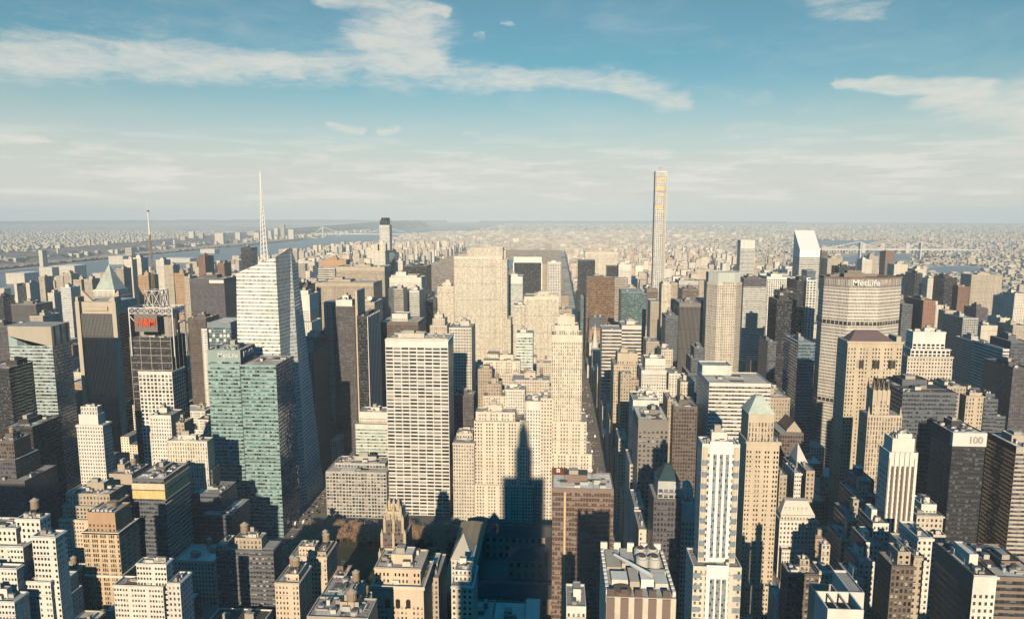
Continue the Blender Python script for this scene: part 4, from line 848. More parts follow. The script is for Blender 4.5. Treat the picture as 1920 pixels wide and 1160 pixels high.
xa, xb = XZ(241, 577, 688)[0], XZ(322, 577, 688)[0]
for (p, q) in (((xa, 688, za - 6), (xb, 688, za - 6)), ((xb, 688, za - 6), (xb, 713, za - 6)), ((xa, 688, za - 6), (xa, 713, za - 6)), ((xa, 713, za - 6), (xb, 713, za - 6))):
    mb = MB(); truss(mb, p, q, 6, 7, .45); qt.part('crown_truss', mb)
for (px_, Y) in ((xa, 688), (xb, 688), (xb, 713), (xa, 713)):
    mb = MB(); mb.tube((px_, Y, z - 20), (px_, Y, za), .7, tw); mb.tube((px_, Y, za - 8), (px_ + (6 if px_ == xa else -6), Y + (4 if Y < 700 else -4), za - 18), .5, tw); qt.part('crown_post', mb)
xa2, xb2 = XZ(270, 545, 695)[0], XZ(299, 545, 695)[0]; zc = XZ(290, 545, 695)[1]
for (p, q) in (((xa2, 695, za), (xb2, 695, za)), ((xb2, 695, za), (xb2, 711, za)), ((xa2, 695, za), (xa2, 711, za)), ((xa2, 711, za), (xb2, 711, za))):
    mb = MB(); truss(mb, p, q, zc - za, 2, .45); qt.part('mast_cage', mb)
mx, my = XZ(288, 545, 703)[0], 703; mb = MB(); zm1, zm2, zm3 = XZ(288, 440, 703)[1], XZ(285, 397, 703)[1], XZ(285, 366, 703)[1]
bm = plain('mast_brown', (.32,.24,.17))
for k in range(4):
    a = k * math.pi / 2 + .5; mb.tube((mx + 1.7 * math.cos(a), my + 1.7 * math.sin(a), za), (mx + .7 * math.cos(a), my + .7 * math.sin(a), zm1), .3, bm, 4)
for k in range(40):
    f = k / 40; r_ = 1.7 - f; a = k * .9; zz = za + (zm1 - za) * f; mb.tube((mx + r_ * math.cos(a), my + r_ * math.sin(a), zz), (mx - r_ * math.cos(a), my - r_ * math.sin(a), zz + 2.6), .18, bm, 4)
mast = qt.part('mast', mb); mb = MB(); mb.cyl(mx, my, zm1, zm2, 1.0, .8, tw, 8); mb.cyl(mx, my, zm2, zm2 + 1.5, 1.1, 1.1, plain('mast_cap', (.12,.1,.1)), 8); mb.cyl(mx, my, zm2 + 1.5, zm3, .3, .1, tw, 6); qt.part('mast_tip', mb, mast)
mb = MB(); s0, sz0 = XZ(253, 618, 685); s1, sz1 = XZ(294, 592, 685); mb.box(s0, s1, 685, 686, sz0 - 2, sz1 + 2, plain('sign_frame', (.20,.17,.15)), None); sgn = qt.part('sign_panel', mb)
red = plain('sign_red', (.60,.085,.03)); o = text('H&M', (s0 + s1) / 2, 684.6, (sz0 + sz1) / 2, 11.5, red, sgn, qt.o, 0, 'lettering', .4, .03, .82, .25)
T('office_tower', 'cream gridded masonry block attached below the truss crowned tower', [(259,322,696,684,26,'whitegrid',dict(geo=True,tb=3,roof='tan'))], 'office tower', 2)
for yy in (696, 703, 711):
    mb = MB(); x1q = qt.rows[0][1]; mb.box(x1q - .05, x1q + .5, yy, yy + .6, 40, qt.rows[0][4] + 6, tw, None); qt.part('vertical_fin', mb)
T('office_tower', 'dark shaded slab between the stone framed tower and the sign tower', [(216,246,588,905,44,'dark')], 'office tower', 2)
T('office_tower', 'dark brown tower with rust front left of the green tower', [(352,388,598,1010,36,'brown')], 'office tower', 2)
# ---- east of the avenue, 40th street northwards
T('loft_building', 'grey brick loft with rows of white blinds in the centre right', [(1197,1254,786,560,40,'loft',dict(geo=True,tb=9,roof='pale'))], 'loft building', 4)
T('office_tower', 'pale green box block behind the grey brick loft', [(1187,1236,750,640,34,'gpale',dict(tb=20)), (1196,1234,745,650,14,'white',dict(tb=6))], 'office building', 3)
T('office_tower', 'tan gridded block with flat grey roof beside the shaded avenue street', [(1263,1308,762,650,38,'brown',dict(side='tan',tb=2,roof='grey'))], 'office building', 1)
T('office_tower', 'tan slab edge left of the flat roofed tan gridded block', [(1252,1262,748,662,30,'tan')], 'building', 1)
T('stepped_tower', 'white stepped tower with a zigzag parapet east of the avenue', [
  (1197,1252,730,752,44,'whitegrp',dict(geo=True)), (1203,1250,694,756,34,'white',dict(geo=True,tb=4)), (1210,1248,672,762,22,'white',dict(tb=7))], 'tower', 3)
T('stepped_tower', 'golden stepped loft tower with a blank panelled head east of the avenue', [
  (1151,1203,684,800,44,'gold',dict(geo=True)), (1158,1196,662,808,28,'gold',dict(tb=9))], 'tower', 2)
T('loft_building', 'sunlit tan wing in front of the golden stepped loft tower', [(1164,1184,700,770,18,'tan',dict(geo=True)), (1184,1198,712,775,14,'tan')], 'building', 1)
T('office_tower', 'white and dark striped slab beside the church spire', [(1129,1166,618,1010,44,'stripe',dict(side='stripe')), (1166,1203,610,1010,44,'stripe',dict(tb=5))], 'office building', 2)
for k, (a, b, py, Y, D, st) in enumerate([(1141,1152,768,865,36,'cream'), (1150,1166,850,775,30,'purple'), (1143,1153,786,830,26,'tan'), (1160,1176,822,700,36,'lime'), (1168,1182,930,640,30,'tan')]):
    T('loft_building', ['small cream avenue front, farthest of the shaded row', 'shaded purple avenue front in the row below the cream front', 'tan avenue front in the middle of the shaded row', 'lit limestone roofed front at the bend of the shaded row', 'tan flank building facing the brown gridded tower across the avenue'][k], [(a, b, py, Y, D, st)], 'building', 2)
ch = Bld('church', 'pale pointed church spire beside the avenue', *XZ(1116, 660, 1330)[:1], 1345, 'church'); cxx, zt = XZ(1116, 607, 1338); mb = MB(); sp = plain('spire_stone', (.66,.61,.53))
mb.box(cxx - 6, cxx + 6, 1332, 1344, 0, zt - 50, sp, None); ch.part('tower', mb); mb = MB(); mb.cyl(cxx, 1338, zt - 50, zt, 6.5, .1, sp, 8); ch.part('spire', mb)
for sx in (-5.5, 5.5):
    mb = MB(); mb.cyl(cxx + sx, 1332, zt - 52, zt - 38, 1.2, .1, sp, 6); ch.part('pinnacle', mb)
mb = MB(); mb.box(cxx - 14, cxx + 24, 1345, 1420, 0, 26, sp, roofmat('grey')); ch.part('nave', mb)
T('office_tower', 'bronze brown tower with patchy glass right of the avenue', [(1100,1153,521,1480,48,'bronze',dict(tb=5))], 'skyscraper', 1)
T('office_tower', 'tan stepped loft behind the bronze tower', [(1150,1178,522,1550,40,'tanband'), (1178,1192,538,1545,40,'tanband')], 'office building', 1)
T('office_tower', 'purple black slab left behind the bronze tower', [(1084,1116,488,1800,40,'dark',dict(tb=1,side='slate'))], 'skyscraper', 0)
T('office_tower', 'broad white tower of thin vertical ribs near the park', [(1097,1159,473,2030,36,'creamrib',dict(tb=4))], 'skyscraper', 0)
T('office_tower', 'dark square tower in front of the broad ribbed white tower', [(1138,1160,499,1740,36,'dark')], 'office tower', 0)
T('office_tower', 'cream tower with green roof and tall slots right of the dark square tower', [(1160,1184,495,1700,36,'white',dict(tb=14,roof='green'))], 'office tower', 1)
T('office_tower', 'thin blue glass sliver at the foot of the purple black slab', [(1089,1100,556,1600,40,'gblue')], 'office building', 0)
T('office_tower', 'dark green glass tower with chamfered corner', [(1165,1205,546,1200,50,'gdark',dict(tb=3)), (1204,1212,550,1206,40,'gblue')], 'office tower', 2)
T('office_tower', 'dark tower with white floor lines right of the green glass tower', [(1213,1234,542,1340,40,'brnband',dict(side='band',tb=5))], 'office tower', 1)
T('office_tower', 'slim tan tower of small windows under the tallest tower', [(1220,1236,565,1100,36,'tan',dict(side='band'))], 'office tower', 0)
T('apartment_tower', 'rounded cream slim tower left of the striped dark tower', [(1241,1258,532,1300,36,'creamrib'), (1243,1256,528,1304,28,'cream')], 'apartment tower', 0)
T('apartment_tower', 'grey tan slim tower right of the rounded cream tower', [(1258,1273,530,1360,36,'tanrib')], 'apartment tower', 0)
T('office_tower', 'grey green wide roofed block behind the slim tan towers', [(1273,1310,526,1350,46,'greyg',dict(tb=8))], 'office building', 3)
T('office_tower', 'brown glass block with stepped roof in front of the grey green block', [(1280,1310,543,1240,40,'brnband'), (1284,1306,540,1246,26,'brown')], 'office building', 2)
T('apartment_tower', 'tan tower left of the octagonal cream tower', [(1311,1326,526,1400,36,'apt')], 'apartment tower', 0)
T('office_tower', 'black tower with thin white ribs and a cream top band', [(1274,1315,568,1050,50,'darkrib',dict(tb=6))], 'office tower', 2)
T('office_tower', 'black shaded tower right of the white ribbed black tower', [(1314,1328,563,1120,40,'dark')], 'office tower', 0)
T('office_tower', 'small slate block in shade with white roof cap, below the tallest tower', [(1248,1272,592,1020,36,'slate',dict(tb=4))], 'office building', 2)
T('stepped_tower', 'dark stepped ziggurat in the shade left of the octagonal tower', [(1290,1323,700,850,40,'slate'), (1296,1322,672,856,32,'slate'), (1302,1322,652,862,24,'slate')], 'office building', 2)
T('office_tower', 'tan loft front in shade behind the zigzag white tower', [(1212,1236,640,960,36,'tan'), (1240,1262,655,900,36,'lime',dict())], 'building', 2)
T('loft_building', 'small white roofed block right of the zigzag white tower', [(1254,1276,700,760,36,'aptw',dict()), (1276,1302,716,740,30,'lime')], 'building', 3)
# the tallest tower
tl = T('skyscraper', 'very tall slender white grid tower with orange nets near its top', [(1229.5,1251.5,321,1838,30,'sq432',dict(tb=2,roof='white',par=0))], 'skyscraper', 0)
x0, x1, y0, y1, z = tl.rows[0]
for k, (f0, f1, a, b) in enumerate(((.965,.95,.3,.85), (.945,.935,.1,.5), (.905,.885,0,.9), (.86,.85,.3,.8), (.80,.78,.05,.7), (.765,.755,.2,.95))):
    mb = MB(); mb.box(x0 + (x1 - x0) * a, x0 + (x1 - x0) * b, y0 - .5, y0 - .1, z * f1, z * f0, plain('orange_net', (.74,.50,.26), .3, .5), None); tl.part('safety_net', mb)
mb = MB(); mb.box(x0 + (x1 - x0) * .78, x0 + (x1 - x0) * .9, y0 - 1.6, y0 - .1, 60, z - 30, plain('hoist', (.46,.40,.33)), None); tl.part('hoist_mast', mb)
mb = MB(); jx, cr = x0 + 13, plain('crane_red', (.45,.20,.12)); mb.tube((jx, y0 + 12, z), (jx, y0 + 12, z + 9), .7, cr, 4); mb.tube((jx - 3, y0 + 12, z + 8), (jx + 8, y0 + 12, z + 12), .6, cr, 4); mb.tube((jx, y0 + 12, z + 8), (jx - 5, y0 + 12, z + 11), .5, cr, 4); tl.part('roof_crane', mb)
# octagon with glass crown
oc = Bld('skyscraper', 'octagonal cream tower with a ribbed glass crown', XZ(1362, 530, 1000)[0], 1025, 'skyscraper')
def octo(px0, px1, py, Y, D, c=.24):
    x0, z = XZ(px0, py, Y); x1 = XZ(px1, py, Y)[0]; w = (x1 - x0) * c; d = D * .3
    return [(x0 + w, Y), (x1 - w, Y), (x1, Y + d), (x1, Y + D - d), (x1 - w, Y + D), (x0 + w, Y + D), (x0, Y + D - d), (x0, Y + d)], z
fp, z1 = octo(1330, 1397, 530, 1000, 50); mb = MB(); mb.prism(fp, 0, z1, facade('lime'), roofmat('pale'), 2.9, 3.7, (5, 5), 3, wallmat('lime')); oc.part('tower', mb)
fp2, z2 = octo(1333, 1393, 511, 1003, 44); mb = MB(); mb.prism(fp2, z1 - 1, z2, facade('finrib') if 0 else plain('crown_glass', (.48,.51,.45), .12, .5, .3), roofmat('pale'), 2, 9); cg_ = oc.part('glass_crown', mb)
mb = MB()
for i in range(8):
    a, b = fp2[i], fp2[(i + 1) % 8]; n = max(2, int(math.dist(a, b) / 2.4))
    for k in range(n): p = (a[0] + (b[0] - a[0]) * k / n, a[1] + (b[1] - a[1]) * k / n); mb.tube((*p, z1), (*p, z2 + .5), .3, plain('crown_rib', (.62,.60,.53)), 4)
oc.part('crown_ribs', mb, cg_); q0, zq = XZ(1357, 529, 998); q1 = XZ(1378, 529, 998)[0]; mb = MB(); mb.box(q0, q1, 999, 1004, 0, zq, facade('lime'), roofmat('pale'), bay=2.9, fl=3.7); oc.part('centre_bay', mb)
RECTS.append((fp[7][0], fp[3][0], 1000, 1050))
T('office_tower', 'striped grey tower with dark penthouse right of the octagonal tower', [(1394,1438,538,1250,60,'band',dict(tb=0)), (1395,1438,522,1252,54,'purple',dict(name='penthouse_block',tb=2))], 'skyscraper', 2)
T('office_tower', 'white topped tower with thin floor lines far behind the octagonal tower', [(1389,1416,450,2000,36,'band',dict(tb=24))], 'skyscraper', 0)
T('office_tower', 'wide pale slab of square windows left of the slanted white tower', [(1438,1495,519,1350,50,'whitegrid',dict(tb=4,roof='tan'))], 'office tower', 2)
# slanted roof tower
ci = Bld('skyscraper', 'white tower with a steep slanted roof and thin window bands', XZ(1515, 500, 1560)[0], 1575, 'skyscraper')
x0, zf = XZ(1500, 468, 1545); x1 = XZ(1538, 468, 1545)[0]; Y2 = 1545 + (x1 - x0); xb_, zbk = XZ(1487, 434, Y2)
zb = zf + (x1 - x0) * .95; mb = MB(); wc = plain('alu_white', (.80,.80,.76), .08, .2, .5); zz = zf - 16
fp = [(x0, 1545), (x1, 1545), (x1, Y2), (x0, Y2)]
mb.prism(fp, 0, zz, facade('band'), wc, 3, 3.9, (3, 9), par=0); ci.part('tower', mb)
mb = MB(); mb.face([(*fp[0], zz), (*fp[1], zz), (*fp[1], zf), (*fp[0], zf)], wc); mb.face([(*fp[1], zz), (*fp[2], zz), (*fp[2], zb), (*fp[1], zf)], wc); mb.face([(*fp[2], zz), (*fp[3], zz), (*fp[3], zb), (*fp[2], zb)], wc); mb.face([(*fp[3], zz), (*fp[0], zz), (*fp[0], zf), (*fp[3], zb)], wc)
mb.face([(*fp[0], zf), (*fp[1], zf), (*fp[2], zb), (*fp[3], zb)], plain('slant_roof', (.66,.65,.60), .08, .3)); ci.part('slanted_crown', mb); RECTS.append((x0, x1, 1545, Y2))
T('office_tower', 'small teal cube roof in front of the slanted white tower', [(1513,1530,507,1400,30,'gblue')], 'office building', 0)
# big lettered slab
ml = Bld('skyscraper', 'broad octagonal slab with horizontal window bands and white roof lettering', XZ(1617, 560, 880)[0], 895, 'skyscraper')
P_ = [XZ(1594, 522, 868), XZ(1651, 522, 868), XZ(1692, 524, 888), XZ(1545, 524, 890)]; z1 = P_[0][1]; xa, xb, xr, xl = P_[0][0], P_[1][0], P_[2][0], P_[3][0]
fp = [(xa, 868), (xb, 868), (xr, 889), (xr, 905), (xb, 926), (xa, 926), (xl, 905), (xl, 889)]
ml0 = plain('ml_concrete', (.62,.55,.46)); fm = facade('lime'); ff = facade('cream'); zz = 0
zt = XZ(1617, 540, 868)[1]; zm0, zm1 = XZ(1617, 611, 868)[1], XZ(1617, 603, 868)[1]; zl0, zl1 = XZ(1540, 757, 868)[1], XZ(1540, 750, 868)[1]
STY['mlband'] = ((.64,.57,.47), (.055,.05,.045), .66, .42, 1.8, 4.05, dict(blind=.2))
fm = facade('mlband')
def inset(fp, k): 
    cx, cyy = (xa + xb) / 2, 897
    return [(cx + (p[0] - cx) * k, cyy + (p[1] - cyy) * k) for p in fp]
for a, b, nm in ((0, zl0, 'lower_shaft'), (zl1, zm0, 'shaft'), (zm1, zt, 'upper_shaft')):
    mb = MB(); mb.prism(fp, a, b, fm, ml0, 1.8, 4.05, (7, 3), par=0); ml.part(nm, mb)
STY['mlmech'] = ((.50,.44,.36), (.04,.038,.036), .80, .96, 5.2, 6.4, {})
for a, b in ((zl0, zl1), (zm0, zm1)):
    mb = MB(); mb.prism(inset(fp, .985), a, b, facade('mlmech'), ml0, 5.2, 6.4, par=0); ml.part('mechanical_floor', mb)
STY['mllouv'] = ((.50,.44,.37), (.20,.17,.14), .5, .97, 2.0, 14, {})
mb = MB(); mb.prism(inset(fp, .992), zt, z1 - 1, facade('mllouv'), roofmat('brown'), 2.0, 14, par=0); ml.part('louvre_crown', mb)
mb = MB(); mb.prism(inset(fp, 1.012), z1 - 1, z1 + 1.0, plain('ml_rim', (.23,.17,.13)), roofmat('brown'), par=.8); ml.part('roof_rim', mb)
for k, (a, b, d, h) in enumerate(((.25,.62,10,5), (.15,.4,24,3.5), (.6,.9,20,3), (.45,.7,34,6.5), (.05,.2,18,2.5))):
    mb = MB(); mb.box(xa + (xb - xa) * (a * 1.9 - .5), xa + (xb - xa) * (b * 1.9 - .5), 874 + d, 884 + d, z1 - .2, z1 + h, plain('ml_plant', (.24,.19,.155)), roofmat('grey')); ml.part('roof_plant', mb)
text('MetLife', (xa + xb) / 2 + 1, 867.1, (zt + z1) / 2 + .2, 10.2, wl, ml.r, ml.o, 0, 'lettering', .5, .022, 1.08)
RECTS.append((xl - 2, xr + 2, 866, 928))
# gold slab with hip roof in front of it
lb = T('office_tower', 'broad golden stone block with a dark hipped roof before the lettered slab', [(1590,1693,641,655,24,'gold',dict(geo=True,tb=5,par=0))], 'office tower', 0)
x0, x1, y0, y1, z = lb.rows[0]; W = x1 - x0; mb = MB(); rm = plain('hip_purple', (.14,.095,.095))
a0, a1 = x0 + W * .06, x0 + W * .88; P = [(a0, y0 + 3, z), (a1, y0 + 3, z), (a1, y1 - 3, z), (a0, y1 - 3, z)]; Q = [(a0 + 8, y0 + 12, z + 9), (a1 - 12, y0 + 12, z + 9), (a1 - 12, y1 - 9, z + 9), (a0 + 8, y1 - 9, z + 9)]
for i in range(4): mb.face([P[i], P[(i + 1) % 4], Q[(i + 1) % 4], Q[i]], rm)
mb.face(Q, rm); lb.part('hipped_roof', mb); mb = MB(); mb.box(x0 + W * .9, x1 - .6, y0 + 2, y0 + 18, z - 1, z + 5, wallmat('gold'), None); lb.part('corner_block', mb)
mb = MB(); mb.box(x0 - 1, x1 + 1, y0 - .9, y0, z - 1.2, z + .6, wallmat('gold'), None); lb.part('cornice', mb)
for f in (.18, .47, .76):
    for k in range(3):
        mb = MB(); a = x0 + W * (f + .045 * k); mb.face([(a, y0 - .1, z - 25), (a + 2.2, y0 - .1, z - 25), (a + 2.2, y0 - .1, z - 18), (a + 1.1, y0 - .1, z - 16), (a, y0 - .1, z - 18)], glassmat()); lb.part('arched_window', mb)
pn = T('stepped_tower', 'golden tower with gothic pinnacles in front of the hip roofed block', [
  (1627,1692,778,566,16,'goldrib',dict(par=0)), (1638,1670,732,567,12,'gold',dict(par=0,tb=8))], 'tower', 0)
x0, x1, y0, y1, z = pn.rows[1]
for i in range(4):
    mb = MB(); a = x0 + (x1 - x0) * (i + .12) / 3.6; dpin = plain('pinnacle_dark', (.20,.15,.10)); mb.box(a - .9, a + .9, y0 - .6, y0 + 1.2, z - 12, z + 1, wallmat('gold'), None); mb.cyl(a, y0 + .3, z + 1, z + 9, 1.3, .05, dpin, 5); pn.part('pinnacle', mb)
    mb = MB(); mb.cyl(a, y1 - 1, z - 1, z + 9, 1.3, .05, dpin, 5); pn.part('pinnacle', mb)
x0, x1, y0, y1, z = pn.rows[0]
for f in (.04, .96):
    mb = MB(); a = x0 + (x1 - x0) * f; mb.cyl(a, y0 + 1, z - 1, z + 7, 1.3, .1, wallmat('gold'), 5); pn.part('pinnacle', mb)
T('office_tower', 'cream deco block with framed windows and scalloped crown right of the golden block', [
  (1702,1787,668,706,18,'lime',dict(geo=True)), (1708,1782,654,706.8,16,'whitegrid',dict(geo=True)), (1713,1774,622,707.5,14,'whitegrid',dict(geo=True,tb=12,roof='pale'))], 'office tower', 5)
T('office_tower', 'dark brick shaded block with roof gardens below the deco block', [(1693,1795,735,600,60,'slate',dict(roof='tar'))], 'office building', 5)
T('loft_building', 'small red brick roof house on the shaded block below the deco block', [(1718,1745,728,640,16,'redbrick',dict(tb=5))], 'building', 1)
T('loft_building', 'tan roofed loft behind the yellow stepped loft', [(1776,1812,724,650,30,'tan',dict(roof='pale'))], 'building', 4)
T('loft_building', 'yellow stepped loft front right of the shaded roof gardens', [(1812,1845,742,640,30,'gold',dict(geo=True)), (1818,1842,736,644,20,'gold',dict())], 'loft building', 4)
T('loft_building', 'dark stepped loft right of the yellow stepped front', [(1846,1872,748,646,34,'slate'), (1848,1866,738,650,24,'slate')], 'building', 2)
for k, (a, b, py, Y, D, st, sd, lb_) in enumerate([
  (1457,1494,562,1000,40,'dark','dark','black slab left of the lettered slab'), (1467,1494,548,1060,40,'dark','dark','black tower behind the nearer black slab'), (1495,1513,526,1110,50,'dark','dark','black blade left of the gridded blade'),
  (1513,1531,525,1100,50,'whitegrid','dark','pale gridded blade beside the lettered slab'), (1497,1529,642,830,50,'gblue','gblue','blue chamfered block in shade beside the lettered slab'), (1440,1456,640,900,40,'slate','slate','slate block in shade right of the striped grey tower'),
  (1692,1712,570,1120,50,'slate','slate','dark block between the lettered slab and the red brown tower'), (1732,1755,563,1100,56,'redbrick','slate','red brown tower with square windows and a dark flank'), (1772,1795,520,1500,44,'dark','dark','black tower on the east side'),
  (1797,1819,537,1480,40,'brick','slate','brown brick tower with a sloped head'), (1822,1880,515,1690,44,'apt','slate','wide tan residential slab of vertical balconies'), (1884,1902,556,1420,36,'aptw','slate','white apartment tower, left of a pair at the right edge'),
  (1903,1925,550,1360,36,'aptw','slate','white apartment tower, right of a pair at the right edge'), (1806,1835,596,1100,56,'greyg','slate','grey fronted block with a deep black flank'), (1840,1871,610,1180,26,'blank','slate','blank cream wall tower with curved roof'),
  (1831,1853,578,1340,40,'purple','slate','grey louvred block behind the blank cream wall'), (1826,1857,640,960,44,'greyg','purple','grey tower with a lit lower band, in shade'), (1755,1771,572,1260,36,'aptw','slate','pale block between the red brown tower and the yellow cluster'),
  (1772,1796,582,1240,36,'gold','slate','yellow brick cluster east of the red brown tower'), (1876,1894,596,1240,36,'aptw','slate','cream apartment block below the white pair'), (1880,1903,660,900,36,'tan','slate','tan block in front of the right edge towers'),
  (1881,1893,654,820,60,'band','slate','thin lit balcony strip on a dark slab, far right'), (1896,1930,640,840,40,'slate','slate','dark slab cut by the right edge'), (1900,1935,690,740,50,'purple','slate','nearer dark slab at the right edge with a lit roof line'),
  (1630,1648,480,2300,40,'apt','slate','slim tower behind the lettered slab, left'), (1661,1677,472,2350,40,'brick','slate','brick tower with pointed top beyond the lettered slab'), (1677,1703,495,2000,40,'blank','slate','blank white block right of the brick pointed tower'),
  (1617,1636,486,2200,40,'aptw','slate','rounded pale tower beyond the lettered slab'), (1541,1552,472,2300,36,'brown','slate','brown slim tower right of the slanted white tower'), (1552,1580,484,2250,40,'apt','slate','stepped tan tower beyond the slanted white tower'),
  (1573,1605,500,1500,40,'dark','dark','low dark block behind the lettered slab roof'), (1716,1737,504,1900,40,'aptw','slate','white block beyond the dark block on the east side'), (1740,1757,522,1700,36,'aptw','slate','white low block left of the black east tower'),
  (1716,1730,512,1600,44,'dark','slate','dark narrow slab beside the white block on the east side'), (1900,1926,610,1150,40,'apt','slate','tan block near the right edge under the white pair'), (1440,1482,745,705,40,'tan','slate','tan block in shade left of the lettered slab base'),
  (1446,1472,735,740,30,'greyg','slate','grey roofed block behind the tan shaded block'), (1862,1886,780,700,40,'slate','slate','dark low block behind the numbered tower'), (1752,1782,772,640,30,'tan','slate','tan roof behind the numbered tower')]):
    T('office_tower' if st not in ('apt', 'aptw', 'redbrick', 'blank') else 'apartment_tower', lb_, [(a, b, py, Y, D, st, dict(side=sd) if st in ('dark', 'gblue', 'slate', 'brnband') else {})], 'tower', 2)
wb = T('office_tower', 'white banded office block with open roof plant in the centre right', [(1330,1446,718,640,46,'band',dict(geo=True,side='band',tb=2.5,roof='tan')), (1317,1372,685,676,22,'gpale',dict(name='roof_box',tb=14,cl=0))], 'office building', 8)
tp = T('church', 'small brick temple fronted building in the shade', [(1462,1507,812,600,34,'brown',dict(par=0)), (1475,1505,806,604,24,'tan',dict(par=0))], 'building', 0)
x0, x1, y0, y1, z = tp.rows[1]; cx = (x0 + x1) / 2; mb = MB(); rm = roofmat('brown'); zz = tp.rows[0][4] + .5; zz = max(z, zz); h = 8
mb.face([(x0, y0, zz), (x1, y0, zz), (cx, y0, zz + h)], wallmat('tan')); mb.face([(x1, y0, zz), (x1, y1, zz), (cx, y1, zz + h), (cx, y0, zz + h)], rm); mb.face([(x0, y1, zz), (x0, y0, zz), (cx, y0, zz + h), (cx, y1, zz + h)], rm); mb.face([(x1, y1, zz), (x0, y1, zz), (cx, y1, zz + h)], wallmat('tan')); tp.part('gabled_roof', mb)
sc_ = T('church', 'small white steep roofed tower among the shaded streets', [(1490,1527,880,545,30,'slate'), (1494,1514,866,548,18,'white',dict(par=0))], 'church', 0)
x0, x1, y0, y1, z = sc_.rows[1]; mb = MB(); cx = (x0 + x1) / 2; rm = plain('pale_roof', (.56,.52,.46))
for a, b in (((x0, y0), (x1, y0)), ((x1, y0), (x1, y1)), ((x1, y1), (x0, y1)), ((x0, y1), (x0, y0))): mb.face([(*a, z), (*b, z), (cx - 1, (y0 + y1) / 2, z + 13)], rm)
sc_.part('steep_roof', mb)
T('loft_building', 'white slotted front below the small steep roofed tower', [(1490,1503,886,520,22,'whitegrp',dict(geo=True)), (1512,1528,882,528,24,'tan',dict())], 'building', 1)
# unseen blocks added outside the view only to shade the near streets
for nm_, lb_, x0, x1, y0, y1, z in (('office_tower', 'unseen block added beyond the left edge to shade the lower left streets', -530, -395, 225, 262, 196), ('office_tower', 'unseen slab added below the lower right edge to shade streets by the golden tower', 178, 300, 178, 214, 158),
                                    ('loft_building', 'unseen block added below the lower edge to shade the library courtyard', -75, -52, 300, 330, 92)):
    B = Bld(nm_, lb_, (x0 + x1) / 2, (y0 + y1) / 2, 'building'); B.tier(x0, x1, y0, y1 - y0, 0, z, 'tan', 'walls')
# tower under the camera, whose shadow lies over the park and the library
EX = -28
es = Bld('skyscraper', 'limestone tower under the viewpoint, casting the long shadow', EX, -24, 'skyscraper'); em = facade('creamrib')
mb = MB(); mb.box(EX-28, EX+28, -45, -3, 0, 250, em, roofmat('grey'), bay=2.5, fl=3.8); mb.box(EX-22, EX+22, -43, -4, 250, 316, em, roofmat('grey'), bay=2.5, fl=3.8); es.part('tower', mb)
mb = MB(); mb.box(EX-40, EX+40, -60, 6, 0, 80, em, roofmat('grey'), bay=2.5, fl=3.8); mb.box(EX-60, EX+44, -62, 8, 0, 22, em, roofmat('grey'), bay=2.5, fl=3.8); es.part('base', mb)
mb = MB(); mb.box(EX-9, EX+9, -34, -14, 316, 352, em, roofmat('grey'), bay=2.5, fl=3.8); mb.cyl(EX, -24, 352, 373, 7, 5, em, 16); mb.cyl(EX, -24, 373, 381, 5, 2, em, 16); mb.cyl(EX, -24, 381, 430, 1.4, .5, em, 8); es.part('mast', mb); RECTS.append((-62, 42, -64, 10))
# ================================================================== the ground, water, park, streets
def struct(name, mb): return tag(mb.build(name), kind='structure')
gm, t = newmat('ground_city'); g = t.n('ShaderNodeNewGeometry').outputs['Position']
a = t.noise(g, .0009, 5, .6); b = t.noise(g, .012, 4, .75); c = t.noise(g, .055, 2, .6)
col = t.mix(t.ss(b, .38, .62), (.33, .285, .235), (.58, .51, .42)); col = t.mix(t.ss(c, .55, .68), col, (.66, .59, .49)); col = t.mix(t.ss(a, .50, .66), col, (.10, .088, .072))
finish(t, col, .95, .1)
mb = MB(); n = 96; rr = [0, 3000, 9000, 16000, 24000, 31000]
for k in range(5):
    for i in range(n):
        p, q = 2 * math.pi * i / n, 2 * math.pi * (i + 1) / n
        pts = [(rr[k] * math.cos(p), rr[k] * math.sin(p), -.3), (rr[k + 1] * math.cos(p), rr[k + 1] * math.sin(p), -.3), (rr[k + 1] * math.cos(q), rr[k + 1] * math.sin(q), -.3)]
        if k: pts.append((rr[k] * math.cos(q), rr[k] * math.sin(q), -.3))
        mb.face(pts, gm)
struct('ground', mb)
asph = plain('asphalt', (.21, .172, .148), .22, .05, .9, .2, streak=False)
mb = MB(); mb.face([(-1820, 60, 0), (1290, 60, 0), (1290, 2040, 0), (-1820, 2040, 0)], asph); struct('road', mb)
AV = [-1634, -1360, -1086, -812, -538, -264, 50, 205, 350, 495, 640, 850, 1060, 1250]
HALF = {350: 21}
SY = lambda n: (n - 33.5) * 80.4 - 15
pvm = plain('pavement_stone', (.20, .18, .155), .2, .1, .9, .2, streak=False)
mb = MB(); BLK = []
for i in range(len(AV) - 1):
    x0, x1 = AV[i] + HALF.get(AV[i], 15) - 4, AV[i + 1] - HALF.get(AV[i + 1], 15) + 4
    for s in range(35, 59):
        y0, y1 = SY(s) + 7, SY(s + 1) - 7
        if i == 5 and s == 41: continue
        if i == 5 and s == 40: y1 = SY(42) - 9
        mb.box(x0, x1, y0, y1, -.05, .15, pvm, pvm, bay=10, fl=1); BLK.append((x0 + 4, x1 - 4, y0 + 4, y1 - 4, s, i))
struct('pavement', mb)
mb = MB(); wm_ = plain('road_paint', (.62, .58, .50), .2, .5)
